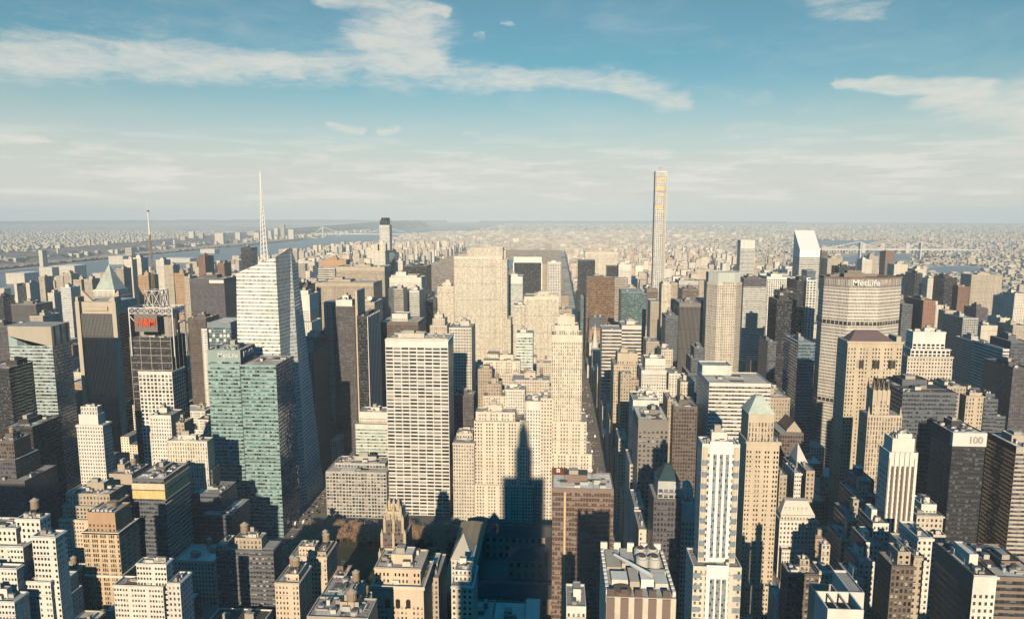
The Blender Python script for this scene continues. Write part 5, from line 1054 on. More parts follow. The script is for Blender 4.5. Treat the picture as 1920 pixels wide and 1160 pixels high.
for ax in (50, -264):
    for s in range(37, 58):
        yy = SY(s)
        for k in range(9):
            for e in (-9, 9): mb.box(ax - 9.2 + k * 2.2, ax - 8.2 + k * 2.2, yy + e - 1.6, yy + e + 1.6, .004, .012, wm_, wm_)
        for ln in (-5.4, -1.8, 1.8, 5.4):
            y = yy + 13
            while y < SY(s + 1) - 13: mb.box(ax + ln - .12, ax + ln + .12, y, y + 4, .004, .012, wm_, wm_); y += 9
struct('road_marking', mb)
# ---- water
wmat, t = newmat('river_water'); g = t.n('ShaderNodeNewGeometry').outputs['Position']
wcol = t.mix(t.noise(t.vmul(g, (.004, .0015, 1)), 1.0, 4, .6), (.055, .085, .11), (.10, .135, .16)); finish(t, wcol, .35, .5)
def gpoly(pts, z): return [(*GP(px, py, z), z) for px, py in pts]
mb = MB(); zz = -.15
mb.face([(-1900, -200, zz), (-1950, 3000, zz), (-2000, 6000, zz), (-2250, 8200, zz), (-2330, 9600, zz), (-2250, 12500, zz), (-2250, 15500, zz), (-3300, 15500, zz), (-3350, 12000, zz), (-3450, 9600, zz), (-3300, 8000, zz), (-3150, 6000, zz), (-3150, 3000, zz), (-3200, -200, zz)][::-1], wmat); tag(mb.build('river'), kind='structure')
def wpoly(pts):
    mb = MB(); mb.face(gpoly(pts, -.15), wmat); return tag(mb.build('water'), kind='structure')
wpoly([(1522,447),(1600,446),(1660,447),(1664,452),(1640,459),(1590,462),(1530,460),(1515,455)])
wpoly([(1748,440),(1800,437),(1925,435),(1930,444),(1850,446),(1790,446)])
wpoly([(1575,482),(1620,478),(1700,476),(1712,482),(1680,490),(1600,498),(1580,492)])
wpoly([(1738,502),(1780,499),(1832,501),(1850,508),(1800,514),(1745,512)])
wpoly([(1560,421.5),(1700,419.5),(1990,418.5),(1990,426),(1850,427),(1700,424.5)])
wpoly([(1830,456),(1930,454),(1930,459),(1860,460)])
wpoly([(1640,470),(1730,466),(1760,470),(1700,474)])
# ---- hills on the horizon
def hill(name, pts, col, base=-5):
    """pts: (x, y, height) crest points; a broad ridge with sloping flanks"""
    mb = MB(); m = plain(name + '_woods', col, .5, .004, .95, .1, streak=False); q = random.Random(len(pts)); W = 900; fine = []
    for (a, b) in zip(pts, pts[1:]):
        for k in range(14): f = k / 14; fine.append((a[0] + (b[0] - a[0]) * f + q.uniform(-40, 40), a[1] + (b[1] - a[1]) * f, (a[2] + (b[2] - a[2]) * f) * q.uniform(.88, 1.1)))
    for a, b in zip(fine, fine[1:]):
        dx, dy = b[0] - a[0], b[1] - a[1]; L = math.hypot(dx, dy); nx, ny = -dy / L, dx / L
        prof = ((-W * .35, 0), (-W * .2, .75), (0, 1), (W * .5, .8), (W * 1.4, 0))
        for (o0, h0), (o1, h1) in zip(prof, prof[1:]):
            mb.face([(a[0] + nx * o0, a[1] + ny * o0, base + (a[2] - base) * h0), (b[0] + nx * o0, b[1] + ny * o0, base + (b[2] - base) * h0), (b[0] + nx * o1, b[1] + ny * o1, base + (b[2] - base) * h1), (a[0] + nx * o1, a[1] + ny * o1, base + (a[2] - base) * h1)], m)
    o = mb.build(name)
    o.data.polygons.foreach_set('use_smooth', np.ones(len(o.data.polygons), dtype=bool)); return tag(o, kind='structure')
hill('hills', [(-3750, 7000, 60), (-3900, 9500, 100), (-3850, 12500, 130), (-3650, 15500, 165), (-3450, 17000, 170), (-3350, 17300, 30)], (.20, .18, .155))
hill('hills', [(-3600, 700, 40), (-3560, 2500, 62), (-3600, 4200, 58), (-3680, 6500, 60), (-3900, 9000, 60)], (.24, .20, .175))
hill('hills', [(-24000, 12000, 90), (-20000, 18000, 120), (-14000, 23500, 130), (-8500, 26500, 110), (-4000, 27500, 80)], (.07, .075, .08))
hill('hills', [(-3000, 27000, 70), (3000, 27500, 60), (9000, 26800, 50)], (.08, .08, .075))
# ---- far city: boxes with their own wall colours, one object for each district
PAL = [(.56,.47,.35), (.50,.40,.28), (.62,.54,.42), (.42,.32,.22), (.66,.60,.50), (.36,.22,.14), (.30,.20,.14), (.52,.46,.38), (.24,.22,.21), (.46,.42,.36)]
def boxes(name, B, label=None, cat=None, k_=1.0):
    """B: rows x0 x1 y0 y1 z0 z1 colour index"""
    B = np.array(B, dtype=np.float64); n = len(B); x0, x1, y0, y1, z0, z1 = [B[:, i] for i in range(6)]
    V = np.stack([np.stack(p, 1) for p in ((x0, y0, z0), (x1, y0, z0), (x1, y1, z0), (x0, y1, z0), (x0, y0, z1), (x1, y0, z1), (x1, y1, z1), (x0, y1, z1))], 1).reshape(-1, 3)
    F = np.array([[0, 1, 5, 4], [1, 2, 6, 5], [2, 3, 7, 6], [3, 0, 4, 7], [4, 5, 6, 7]]); F = (F[None] + np.arange(n)[:, None, None] * 8).reshape(-1, 4)
    me = bpy.data.meshes.new(name); me.from_pydata(V.tolist(), [], F.tolist())
    W, D, H = x1 - x0, y1 - y0, z1 - z0; nb, nd, nf = np.maximum(1, np.round(W / 3.2)), np.maximum(1, np.round(D / 3.2)), np.maximum(1, np.round(H / 3.4))
    r = np.random.RandomState(3).randint(0, 500, n).astype(float); UV = np.zeros((n, 5, 4, 2))
    for i, c in enumerate((nb, nd, nb, nd)):
        UV[:, i, :, 0] = r[:, None]; UV[:, i, 1, 0] += c; UV[:, i, 2, 0] += c; UV[:, i, 2, 1] = nf; UV[:, i, 3, 1] = nf
    me.uv_layers.new(name='UVMap').data.foreach_set('uv', UV.astype(np.float32).ravel())
    pal = np.minimum(.85, (np.array(PAL) * .6 + np.array((.55,.47,.37)) * .4) * 1.45) * k_; q = np.random.RandomState(5); cc = pal[B[:, 6].astype(int)] * q.uniform(.75, 1.2, (n, 1))
    roofc = np.array([(.50,.45,.38), (.34,.30,.26), (.66,.60,.52), (.24,.21,.18)])[q.randint(0, 4, n)]
    col = np.ones((n, 5, 4)); col[:, :4, :3] = cc[:, None]; col[:, 4, :3] = roofc
    at = me.attributes.new('Col', 'FLOAT_COLOR', 'FACE'); at.data.foreach_set('color', col.astype(np.float32).ravel())
    me.materials.append(facade('city')); me.materials.append(_flatcol()); me.polygons.foreach_set('material_index', np.tile([0, 0, 0, 0, 1], n).astype(np.int32))
    o = bpy.data.objects.new(name, me); C.objects.link(o); tag(o, label, cat, kind='stuff'); return o
def _flatcol():
    if 'flat' in _mc: return _mc['flat']
    m, t = newmat('roof_mixed'); a = t.n('ShaderNodeAttribute', attribute_name='Col').outputs['Color']; finish(t, a, .95, .1); _mc['flat'] = m; return m
def free(x0, x1, y0, y1):
    for r in RECTS:
        if x0 < r[1] and x1 > r[0] and y0 < r[3] and y1 > r[2]: return False
    return True
LIB = (-92, 22, 505, 640); PARK = (-249, -95, 512, 655)
RECTS += [(LIB[0] - 4, LIB[1] + 4, LIB[2] - 3, LIB[3] + 5), (PARK[0] - 6, PARK[1], PARK[2] - 10, PARK[3] + 12)]
RECTS += [(-600, -430, 500, 760)]
q = random.Random(11); cand = []
for (bx0, bx1, by0, by1, s, i) in BLK:
    x = bx0
    while x < bx1 - 8:
        wd = min(q.uniform(16, 44), bx1 - x)
        if bx1 - x - wd < 9: wd = bx1 - x
        for (y0, y1) in ((by0, (by0 + by1) / 2 - .5), ((by0 + by1) / 2 + .5, by1)):
            X0, X1, Y0, Y1 = x + .15, x + wd - .15, y0, y1
            if not free(X0, X1, Y0, Y1):
                m_ = (X0 + X1) / 2
                if free(X0, m_, Y0, Y1): X1 = m_
                elif free(m_, X1, Y0, Y1): X0 = m_
                else: continue
            if X1 - X0 < 6: continue
            r = q.random(); west = X0 < -300
            if Y0 < 560: h = 18 + 40 * r ** 1.5
            elif Y0 < 800: h = 18 + 50 * r ** 1.4
            elif Y0 < 1150: h = 20 + 70 * r ** 1.3
            elif Y0 < 1600: h = 25 + 85 * r ** 1.3
            else: h = 28 + 95 * r ** 1.4
            if X0 < -830: h = 14 + 60 * r ** 2.2
            if X0 > 640: h = 16 + 95 * r ** 2
            if Y0 < 900 and X0 > -300: h = min(h, 30 + 8 * r)
            if Y0 < 510 and -300 < X0 < 40: h = min(h, 20 + 10 * r)
            px, py = PIX((X0 + X1) / 2, Y0, h)
            if not (-60 < px < 1980 and py < 1240): continue
            cand.append((Y0, X0, X1, Y1, h, px, py))
        x += wd
cand.sort(key=lambda c: -(c[2] - c[1]) * c[4] / (c[0] ** 2))
names = {'cream': ('pale cream', 'office block'), 'lime': ('cream stone', 'office block'), 'tan': ('tan brick', 'loft block'), 'brick': ('dark red brick', 'loft block'), 'aptw': ('pale', 'apartment block'), 'apt': ('brown tan', 'apartment block'), 'slate': ('dark grey', 'office block'), 'purple': ('grey brown', 'office block'), 'brnband': ('brown banded', 'office block'), 'whitegrp': ('white', 'loft block'), 'orange': ('orange brick', 'apartment block')}
IND = 270; stuff = []
for k, (Y0, X0, X1, Y1, h, px, py) in enumerate(cand):
    if k >= IND: stuff.append((X0, X1, Y0, Y1, 0, h, q.randrange(10))); continue
    st = q.choice(['lime', 'lime', 'lime', 'tan', 'tan', 'brick', 'aptw', 'aptw', 'apt', 'slate', 'brnband', 'whitegrp', 'whitegrp', 'orange'])
    if -250 < X0 < 36 and Y0 > 660: st = q.choice(['lime', 'lime', 'cream', 'cream', 'tan', 'whitegrp'])
    kk = STY[st]; mb = MB(); o_ = (q.randint(0, 900), q.randint(0, 900)); rf = q.choice(['grey', 'tar', 'pale', 'tan', 'brown'])
    fp = [(X0, Y0), (X1, Y0), (X1, Y1), (X0, Y1)]
    if h > 40 and X1 - X0 > 18 and q.random() < .6:
        hs_ = h * q.uniform(.6, .85); mb.prism(fp, 0, hs_, facade(st), roofmat(rf), kk[4], kk[5], o_, 1.4, wallmat(st)); e = q.uniform(2, 4)
        mb.prism([(X0 + e, Y0 + e), (X1 - e, Y0 + e), (X1 - e, Y1 - 1), (X0 + e, Y1 - 1)], hs_ - 1.1, h, facade(st), roofmat(rf), kk[4], kk[5], o_, 1.4, wallmat(st))
    else: mb.prism(fp, 0, h, facade(st), roofmat(rf), kk[4], kk[5], o_, 1.4, wallmat(st))
    for _ in range(3):
        w_, d_, hh = q.uniform(2, 7), q.uniform(2, 6), q.uniform(2, 5); a_, b_ = q.uniform(X0 + 4, max(X0 + 4.1, X1 - 5 - w_)), q.uniform(Y0 + 4, max(Y0 + 4.1, Y1 - 5 - d_))
        mb.box(a_, min(a_ + w_, X1 - 1), b_, min(b_ + d_, Y1 - 1), h - 1.1, h + hh, plain('roof_hut', (.40, .34, .27)), roofmat('grey'))
    zone = 'left of the park' if X1 < -250 else ('between both avenues' if X0 < 40 else ('right of the lit avenue' if X0 < 500 else 'on the far east side'))
    depth = 'low' if h < 32 else ('mid height' if h < 60 else 'tall')
    far = 'near the view' if Y0 < 620 else ('among middle towers' if Y0 < 1200 else 'behind middle towers')
    nm, ct_ = names[st]
    B = Bld(ct_.replace(' ', '_'), f'{depth} {nm} {ct_} {zone}, {far}', (X0 + X1) / 2, (Y0 + Y1) / 2, ct_, f'{nm} infill blocks {zone} {far} {depth}'.replace('  ', ' '))
    B.part('walls', mb)
    if k < 120 and q.random() < .5 and X1 - X0 > 12: B.tank((X0 + X1) / 2 + q.uniform(-3, 3), Y1 - 6, h - 1, 2.3, 4.6)
# ---- uptown Manhattan
def zone_blocks(x0, x1, y0, y1, hfun, out, wmin=16, wmax=42, skip=0.0):
    y = y0; sgn = 0
    while y < y1:
        x = x0
        while x < x1:
            w_ = q.uniform(wmin, wmax)
            if q.random() > skip: out.append((x, x + w_ - .5, y, y + q.uniform(24, 31), 0, hfun(x, y), q.randrange(10)))
            x += w_
        y += 31.5 if sgn == 0 else 49; sgn = 1 - sgn
def hE(x, y):
    av = min(abs(x - a_) for a_ in (62, 205, 350, 495, 640, 850, 1060, 1250)); r = q.random(); k = max(.35, 1 - (y - 2000) / 6500)
    return (24 + 85 * k * r ** 1.8) if av < 45 else (14 + 26 * r + (70 * k if r > .94 else 0))
up = []
for i in range(6, 13):
    x0, x1 = AV[i] + 16, AV[i + 1] - 16
    zone_blocks(x0, x1, 2055, 6100, hE, up)
def hW(x, y):
    av = min(abs(x - a_) for a_ in (-845, -1086, -1360, -1634, -1790)); r = q.random()
    return (24 + 70 * r ** 1.8) if av < 45 else (14 + 22 * r + (70 if r > .95 else 0))
for x0, x1 in ((-1830, -1640), (-1615, -1375), (-1345, -1100), (-1070, -830)): zone_blocks(x0, x1, 2055, 6100, hW, up)
up = [b for b in up if free(*b[:4])]
boxes('uptown_blocks', up + stuff)
hN = lambda x, y: 13 + 12 * q.random() + (38 * q.random() if q.random() > .93 else 0)
nb2 = []; zone_blocks(-1900, 1500, 6180, 9000, hN, nb2, 24, 70, .12); zone_blocks(-2200, 2600, 9000, 12500, hN, nb2, 30, 110, .3)
boxes('harlem_blocks', nb2, k_=.9)
fb = []
for _ in range(9000):
    y = 9000 + 14000 * q.random() ** 1.5; x = q.uniform(-.18, .75) * y
    if x < -1700: continue
    y = round(y / 90) * 90 + (q.random() < .5) * 30; s_ = q.uniform(16, 60); fb.append((x, x + s_, y, y + q.uniform(14, 26), 0, 7 + 9 * q.random() + (45 * q.random() if q.random() > .965 else 0), q.randrange(10)))
boxes('bronx_blocks', fb, k_=.84)
qb = []
wr = [[GP(*p) for p in poly] for poly in (((1515,446),(1664,446),(1664,462),(1515,462)), ((1748,434),(1930,434),(1930,447),(1748,447)), ((1575,476),(1712,476),(1712,498),(1575,498)), ((1738,499),(1850,499),(1850,514),(1738,514)))]
def wet(x, y):
    px, py = PIX(x, y, 0); return any(a_[0] < px < a_[2] and a_[1] < py < a_[3] for a_ in ((1515,446,1664,462), (1748,434,1930,447), (1575,476,1712,498), (1738,499,1850,514), (1560,416,1990,428)))
for _ in range(9000):
    y = 1500 + 11000 * q.random() ** 1.2; x = q.uniform(1330, max(1400, .80 * y + 300))
    if x > .85 * y + 200 or wet(x, y): continue
    y = round(y / 75) * 75 + (q.random() < .5) * 26; s_ = q.uniform(14, 44); qb.append((x, x + s_, y, y + q.uniform(14, 24), 0, 7 + 10 * q.random() + (45 * q.random() if q.random() > .96 else 0), q.randrange(10)))
boxes('queens_blocks', qb, k_=.82)
nj = []
for _ in range(8000):
    y = 2500 + 10500 * q.random() ** 1.1; x = -q.uniform(3300, 3300 + .62 * y)
    if x < -.86 * y - 100: continue
    on_h = x < -3450; s_ = q.uniform(9, 30) * (1 if on_h else 1.8); z0 = 0
    if -4700 < x < -3420: z0 = 36
    if -3420 <= x and q.random() < .6: continue
    nj.append((x, x + s_, y, y + s_, z0 - 30, z0 + 7 + 9 * q.random() + (40 * q.random() if q.random() > .975 else 0), q.choice([0, 2, 4, 4, 7, 1, 6])))
boxes('jersey_houses', nj, k_=.80)
# apartment towers on the far cliff: countable
for k, (px, py, wpx, Y) in enumerate([(358,434,9,7400),(376,437,8,7300),(410,437,16,7000),(445,436,9,7600),(470,434,14,8200),(480,436,10,8000),(505,432,6,8400),(529,421,7,8600),(517,428,7,8600),(545,430,10,8400),(342,443,10,6800),(75,469,7,3900),(108,459,8,5200),(240,464,12,4700),(32,462,5,5600)]):
    x0, z = XZ(px - wpx / 2, py, Y); x1 = XZ(px + wpx / 2, py, Y)[0]
    mb = MB(); st = ('aptw', 'apt', 'blank')[k % 3]; mb.prism([(x0, Y), (x1, Y), (x1, Y + 40), (x0, Y + 40)], 0, z, facade(st), roofmat('pale'), 3.2, 3.2)
    B = Bld('apartment_tower', 'pale apartment slab standing on the far river cliff', (x0 + x1) / 2, Y + 20, 'apartment tower', 'apartment slabs on the far river cliff'); B.part('walls', mb)
for k, (px0, px1, py, Y) in enumerate([(73,97,501,3300),(102,139,498,3350),(203,230,480,4300),(300,356,484,4500),(375,402,467,5600),(10,45,512,3050)]):
    x0, z = XZ(px0, py, Y); x1 = XZ(px1, py, Y)[0]; mb = MB(); mb.prism([(x0, Y), (x1, Y), (x1, Y + 90), (x0, Y + 90)], -1, max(z, 12), facade('aptw'), roofmat('white'), 4, 5)
    B = Bld('warehouse', 'long white shed on the far river bank', (x0 + x1) / 2, Y + 45, 'warehouse', 'long sheds on the far river bank'); B.part('walls', mb)
# ---- the big park uptown
def woods(name, x0, x1, y0, y1, step, h, col, seed=1):
    nx, ny = int((x1 - x0) / step), int((y1 - y0) / step); r = np.random.RandomState(seed); Z = r.uniform(.15, 1, (ny + 1, nx + 1)) ** .7 * h
    X, Y = np.meshgrid(np.linspace(x0, x1, nx + 1), np.linspace(y0, y1, ny + 1)); X = X + r.uniform(-.3, .3, X.shape) * step; Y = Y + r.uniform(-.3, .3, X.shape) * step
    V = np.stack([X, Y, Z], -1).reshape(-1, 3); idx = np.arange((ny + 1) * (nx + 1)).reshape(ny + 1, nx + 1)
    F = np.stack([idx[:-1, :-1], idx[:-1, 1:], idx[1:, 1:], idx[1:, :-1]], -1).reshape(-1, 4)
    me = bpy.data.meshes.new(name); me.from_pydata(V.tolist(), [], F.tolist()); me.materials.append(plain(name, col, .5, .03, .95, .1, streak=False))
    o = bpy.data.objects.new(name, me); C.objects.link(o); return tag(o, kind='stuff')
woods('bare_park_woods', -795, 30, 2070, 6080, 9, 15, (.30, .225, .16))
woods('bare_cliff_woods', -3420, -3220, 1200, 9000, 14, 22, (.26, .215, .19), 4)
mb = MB(); cx, cyy = GP(1028, 490); mb.face([(-330 + 240 * math.cos(a_ * .3), 4300 + 420 * math.sin(a_ * .3), 14) for a_ in range(21)], wmat); tag(mb.build('water'), kind='structure')
# ---- library
lib = Bld('library', 'long stone library with hipped roofs lying in the big shadow', -35, 570, 'library'); ls = facade('tan'); lw = plain('library_stone', (.42, .37, .30)); lr = plain('library_roof', (.34, .27, .17)); ltar = roofmat('tar')
def hip(mb, x0, x1, y0, y1, z, h, m):
    i = min(x1 - x0, y1 - y0) * .42; P = [(x0, y0, z), (x1, y0, z), (x1, y1, z), (x0, y1, z)]; Q = [(x0 + i, y0 + i, z + h), (x1 - i, y0 + i, z + h), (x1 - i, y1 - i, z + h), (x0 + i, y1 - i, z + h)]
    for k in range(4): mb.face([P[k], P[(k + 1) % 4], Q[(k + 1) % 4], Q[k]], m)
    mb.face(Q, m)
for (x0, x1, y0, y1, z, nm) in ((-90, -66, 508, 636, 24, 'rear_wing'), (-65.5, 20, 508, 532, 22, 'south_wing'), (-65.5, 20, 612, 636, 22, 'north_wing'), (-8, 20, 532.5, 611.5, 22, 'front_wing'), (-40, -8.5, 560, 584, 26, 'centre_hall')):
    mb = MB(); mb.box(x0, x1, y0, y1, 0, z, ls, lw, bay=6, fl=8); w_ = lib.part(nm, mb); mb = MB(); hip(mb, x0 - .6, x1 + .6, y0 - .6, y1 + .6, z + .02, 6, lr if nm == 'rear_wing' else ltar); lib.part('hipped_roof', mb, w_)
mb = MB(); mb.box(-65, -8.5, 533, 559, 0, 9, lw, ltar); lib.part('courtyard_roof', mb)
# ---- park with bare trees
mb = MB(); lawn = plain('park_ground', (.085, .072, .045), .4, .06, .95, .1, streak=False); mb.face([(PARK[0] + 2, PARK[2] - 4, .2), (PARK[1] - 2, PARK[2] - 4, .2), (PARK[1] - 2, PARK[3], .2), (PARK[0] + 2, PARK[3], .2)], lawn); struct('park_ground', mb)
mb = MB(); lg = plain('lawn_grass', (.06, .06, .032), .4, .2, .95, .1, streak=False); mb.face([(-222, 545, .25), (-125, 545, .25), (-125, 622, .25), (-222, 622, .25)], lg); tag(mb.build('lawn'), kind='stuff')
bark = plain('bark', (.11, .085, .065), .3, 1.5); twig = plain('twigs', (.50, .31, .19), .4, 1.2, streak=False)
def tree_proto(seed, H):
    r = random.Random(seed); tb, tc = MB(), MB(); tb.tube((0, 0, 0), (0, 0, H * .35), .32, bark, 7, .22); ends = []
    for k in range(7):
        a_ = k * .9 + r.uniform(-.3, .3); p = Vector((0, 0, H * r.uniform(.24, .36))); e = p + Vector((math.cos(a_) * H * r.uniform(.16, .28), math.sin(a_) * H * r.uniform(.16, .28), H * r.uniform(.25, .5)))
        tb.tube(p, e, .15, bark, 5, .07)
        for _ in range(4):
            s_ = p.lerp(e, r.uniform(.35, .95)); f = s_ + Vector((r.uniform(-1, 1), r.uniform(-1, 1), r.uniform(.4, 1.4))) * H * .14; tb.tube(s_, f, .06, bark, 4, .03); ends.append(f)
    for f in ends:
        for _ in range(34):
            s_ = f + Vector((r.gauss(0, 1), r.gauss(0, 1), r.gauss(0, .8))) * H * .055; d = Vector((r.uniform(-1, 1), r.uniform(-1, 1), r.uniform(-.1, 1.2))) * r.uniform(.7, 1.6); s2 = Vector((r.uniform(-1, 1), r.uniform(-1, 1), r.uniform(-.4, .4))) * .19
            tc.face([s_ - s2, s_ + s2, s_ + d], twig, [(0, 0), (1, 0), (.5, 1)])
    return tb, tc
protos = []
for k in range(4):
    tb, tc = tree_proto(k, 17); rt = root('bare_tree', 'leafless brown plane tree in the park below', 'tree', 0, 0, 0, 'bare trees in the square park'); rt['x'] = 0; a_ = tb.build('trunk', rt); b_ = tc.build('crown', rt); protos.append((rt, a_, b_))
spots = []
for r_ in range(5):
    for k in range(21): spots.append((-243 + 7.1 * k, 630 + 6.4 * r_ - 4)); 
for r_ in range(3):
    for k in range(20): spots.append((-243 + 7.3 * k, 514 + 8 * r_))
for k in range(12):
    for xx in (-244, -236, -228, -112, -104): spots.append((xx, 540 + 7.4 * k))
for n_, (x, y) in enumerate(spots):
    rt, a_, b_ = protos[n_ % 4]
    if n_ >= 4: a2, b2, r2 = a_.copy(), b_.copy(), rt.copy(); [C.objects.link(o) for o in (r2, a2, b2)]; a2.parent = r2; b2.parent = r2; rt = r2
    rt.location = (x + q.uniform(-1.4, 1.4), y + q.uniform(-1.4, 1.4), .2); rt.rotation_euler = (0, 0, q.uniform(0, 6.28)); s_ = q.uniform(.72, 1.08); rt.scale = (s_, s_, s_ * q.uniform(.8, 1.05))
# ---- cars
def car_proto(nm, lb, colr, g, cab=False):
    mb = MB(); bm_ = plain('paint_' + nm, colr, .08, 1, .35, .5); gl_ = plain('car_glass', (.03, .035, .04), .1, 1, .15, .5); ty = plain('tyre', (.02, .02, .02))
    L, Wd = (4.7, 1.85) if not cab else (7.5, 2.4); h1, h2 = (.85, 1.45) if not cab else (1.2, 3.1)
    mb.loft([(-Wd/2, -L/2), (Wd/2, -L/2), (Wd/2, L/2), (-Wd/2, L/2)], .3, [(-Wd/2+.05, -L/2+.1), (Wd/2-.05, -L/2+.1), (Wd/2-.05, L/2-.12), (-Wd/2+.05, L/2-.12)], h1, bm_, bm_)
    mb.loft([(-Wd/2+.1, -L*.36), (Wd/2-.1, -L*.36), (Wd/2-.1, L*.22), (-Wd/2+.1, L*.22)], h1, [(-Wd/2+.28, -L*.25), (Wd/2-.28, -L*.25), (Wd/2-.28, L*.10), (-Wd/2+.28, L*.10)], h2, bm_ if cab else gl_, bm_)
    for sx in (-1, 1):
        for sy in (-.3, .32): mb.box(sx * Wd/2 - .12, sx * Wd/2 + .12, sy * L - .33, sy * L + .33, 0, .62, ty, None)
    o = mb.build(nm); return tag(o, lb, 'car' if not cab else 'van', g)
CP = []
for nm, lb, c_, n_ in (('taxi', 'yellow taxi in the avenue traffic', (.62, .36, .03), 4), ('car', 'dark car in the avenue traffic', (.035, .035, .04), 3), ('car', 'white car in the avenue traffic', (.70, .68, .64), 3), ('car', 'silver car in the avenue traffic', (.36, .36, .36), 2), ('car', 'dark red car in the avenue traffic', (.30, .035, .03), 1)):
    CP.append((car_proto(nm, lb, c_, lb.replace(' in', 's in')), n_))
CP.append((car_proto('delivery_van', 'white delivery van in the avenue traffic', (.66, .63, .58), 'white vans in the avenue traffic', True), 1))
pool = [c for c, n_ in CP for _ in range(n_)]; used = set()
for ax, ya, yb, nn in ((-262, 480, 900, 170), (50, 420, 1300, 200)):
    got = []
    while len(got) < nn:
        ln = q.choice([-8, -4.2, -.4, 3.4, 7.2]); y = ya + (yb - ya) * q.random() ** 1.3
        if any(abs(ln - l2) < 1 and abs(y - y2) < 8.2 for l2, y2 in got): got.append((99, 0)); continue
        got.append((ln, y)); p = q.choice(pool)
        o = p if id(p) not in used else p.copy()
        if id(p) in used: C.objects.link(o)
        used.add(id(p)); o.location = (ax + ln, y, .02); o.rotation_euler = (0, 0, q.uniform(-.03, .03))
for p, _ in CP:
    if id(p) not in used: p.location = (47, 700, 0)
# ---- bridges
br = Bld('suspension_bridge', 'pale suspension bridge across the wide river far to the left', -2900, 9600, 'bridge'); bm2 = plain('bridge_steel', (.62, .60, .56), .1, .01)
tx = [XZ(606, 440, 9600)[0], XZ(722, 440, 9600)[0]]; zt = XZ(606, 425, 9600)[1]; zd = XZ(606, 439, 9600)[1]
for x in tx:
    mb = MB()
    for dy in (-14, 14):
        for dx in (-5, 5): mb.box(x + dx - 3.5, x + dx + 3.5, 9600 + dy - 4, 9600 + dy + 4, -5, zt, bm2, None)
    for z_ in (zt - 6, zt * .72, zd, zd - 22): mb.box(x - 7, x + 7, 9588, 9612, z_, z_ + 9, bm2, None)
    br.part('bridge_tower', mb)
xa_, xb_ = XZ(589, 440, 9600)[0], XZ(770, 440, 9600)[0]
mb = MB(); mb.box(xa_ - 60, xb_ + 60, 9586, 9614, zd - 4, zd + 6, bm2, None); br.part('deck', mb)
for dy in (-14, 14):
    mb = MB(); pts = []
    for k in range(31): f = k / 30; x = tx[0] + (tx[1] - tx[0]) * f; pts.append((x, 9600 + dy, zd + 8 + (zt - zd - 8) * (2 * f - 1) ** 2))
    pts = [(xa_, 9600 + dy, zd + 4)] + pts + [(xb_, 9600 + dy, zd + 4)]
    for a_, b_ in zip(pts, pts[1:]): mb.tube(a_, b_, 2.6, bm2, 4)
    cb_ = br.part('main_cable', mb); mb = MB()
    for p in pts[1:-1]: mb.tube(p, (p[0], p[1], zd), .8, bm2, 3)
    br.part('hanger_cables', mb, cb_)
ar = Bld('arch_bridge', 'pale steel arch railway bridge over the distant strait, right', *GP(1655, 470)[:2], 'bridge'); Y = 6000
x0, x1 = XZ(1618, 470, Y)[0], XZ(1702, 470, Y)[0]; ztop = XZ(1660, 453, Y)[1]; zd = XZ(1660, 466, Y)[1]; bs2 = plain('arch_steel', (.56, .47, .41), .1, .01); ar.r.location = ((x0 + x1) / 2, Y, 0); ar.o = ((x0 + x1) / 2, Y, 0)
for dy in (-9, 9):
    mb = MB(); A_, B_ = [], []
    for k in range(25): f = k / 24; x = x0 + (x1 - x0) * f; c_ = 1 - (2 * f - 1) ** 2; A_.append((x, Y + dy, 8 + (ztop - 20) * c_)); B_.append((x, Y + dy, zd + 12 + (ztop - zd - 6) * c_))
    for a_, b_ in zip(A_, A_[1:]): mb.tube(a_, b_, 3, bs2, 4)
    for a_, b_ in zip(B_, B_[1:]): mb.tube(a_, b_, 3, bs2, 4)
    for a_, b_ in zip(A_, B_): mb.tube(a_, b_, 1.6, bs2, 3)
    for a_, b_ in zip(A_, B_[1:]): mb.tube(a_, b_, 1.4, bs2, 3)
    ar.part('arch_truss', mb)
mb = MB(); xl_, xr_ = XZ(1545, 466, Y)[0], XZ(1800, 470, Y)[0]; mb.box(xl_, xr_, Y - 10, Y + 10, zd - 5, zd + 3, plain('deck_grey', (.50, .46, .42), .1, .01), None); ar.part('deck', mb)
for px in (1618, 1700):
    mb = MB(); x = XZ(px, 470, Y)[0]; mb.box(x - 14, x + 14, Y - 14, Y + 14, 0, XZ(px, 456, Y)[1], plain('bridge_stone', (.60, .53, .45)), None); ar.part('portal_tower', mb)
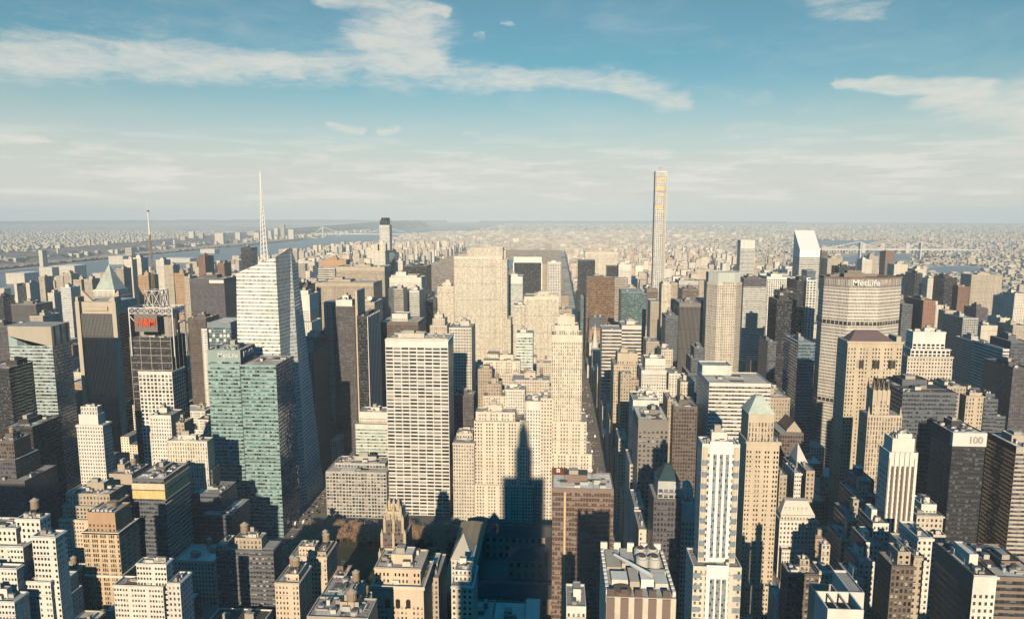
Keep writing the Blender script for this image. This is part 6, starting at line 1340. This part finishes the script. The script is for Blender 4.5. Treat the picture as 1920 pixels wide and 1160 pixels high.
for k in range(14):
    for a_, b_ in ((xl_, x0), (x1, xr_)):
        mb = MB(); x = a_ + (b_ - a_) * (k + .5) / 14; mb.box(x - 3, x + 3, Y - 8, Y + 8, 0, zd - 4, plain('bridge_stone', (.60, .53, .45)), None); ar.part('pier', mb)
sb = Bld('suspension_bridge', 'suspension bridge with slim grey towers in front of the steel arch', *GP(1612, 476)[:2], 'bridge'); Y = 5200
xa_, xb_ = XZ(1612, 470, Y)[0], XZ(1725, 470, Y)[0]; zt = XZ(1612, 453, Y)[1]; zd = XZ(1612, 468, Y)[1]; sb.r.location = (xa_, Y, 0); sb.o = (xa_, Y, 0)
for x in (xa_, xb_):
    mb = MB(); [mb.box(x - 4, x + 4, Y + d - 4, Y + d + 4, 0, zt, bm2, None) for d in (-13, 13)]; mb.box(x - 4, x + 4, Y - 9, Y + 9, zt - 12, zt - 4, bm2, None); sb.part('bridge_tower', mb)
mb = MB(); mb.box(xa_ - 420, xb_ + 420, Y - 14, Y + 14, zd - 3, zd + 3, bm2, None); sb.part('deck', mb)
for dy in (-13, 13):
    mb = MB(); pts = [(xa_ - 300, Y + dy, zd)] + [(xa_ + (xb_ - xa_) * k / 20, Y + dy, zd + 6 + (zt - zd - 6) * (k / 10 - 1) ** 2) for k in range(21)] + [(xb_ + 300, Y + dy, zd)]
    for a_, b_ in zip(pts, pts[1:]): mb.tube(a_, b_, 1.5, bm2, 4)
    sb.part('main_cable', mb)
# ---- air
hm, t = newmat('haze'); vp = t.n('ShaderNodeVolumePrincipled'); vp.inputs['Color'].default_value = (.70, .82, .90, 1); vp.inputs['Density'].default_value = HAZE; vp.inputs['Anisotropy'].default_value = -0.22
oo = t.n('ShaderNodeOutputMaterial'); t.t.links.new(vp.outputs[0], oo.inputs['Volume'])
if HAZE > 0:
    mb = MB(); mb.box(-32000, 32000, -700, 33000, -8, 470, hm, None); mb.face([(-32000, -700, -8), (-32000, 33000, -8), (32000, 33000, -8), (32000, -700, -8)], hm); tag(mb.build('haze'), kind='stuff')
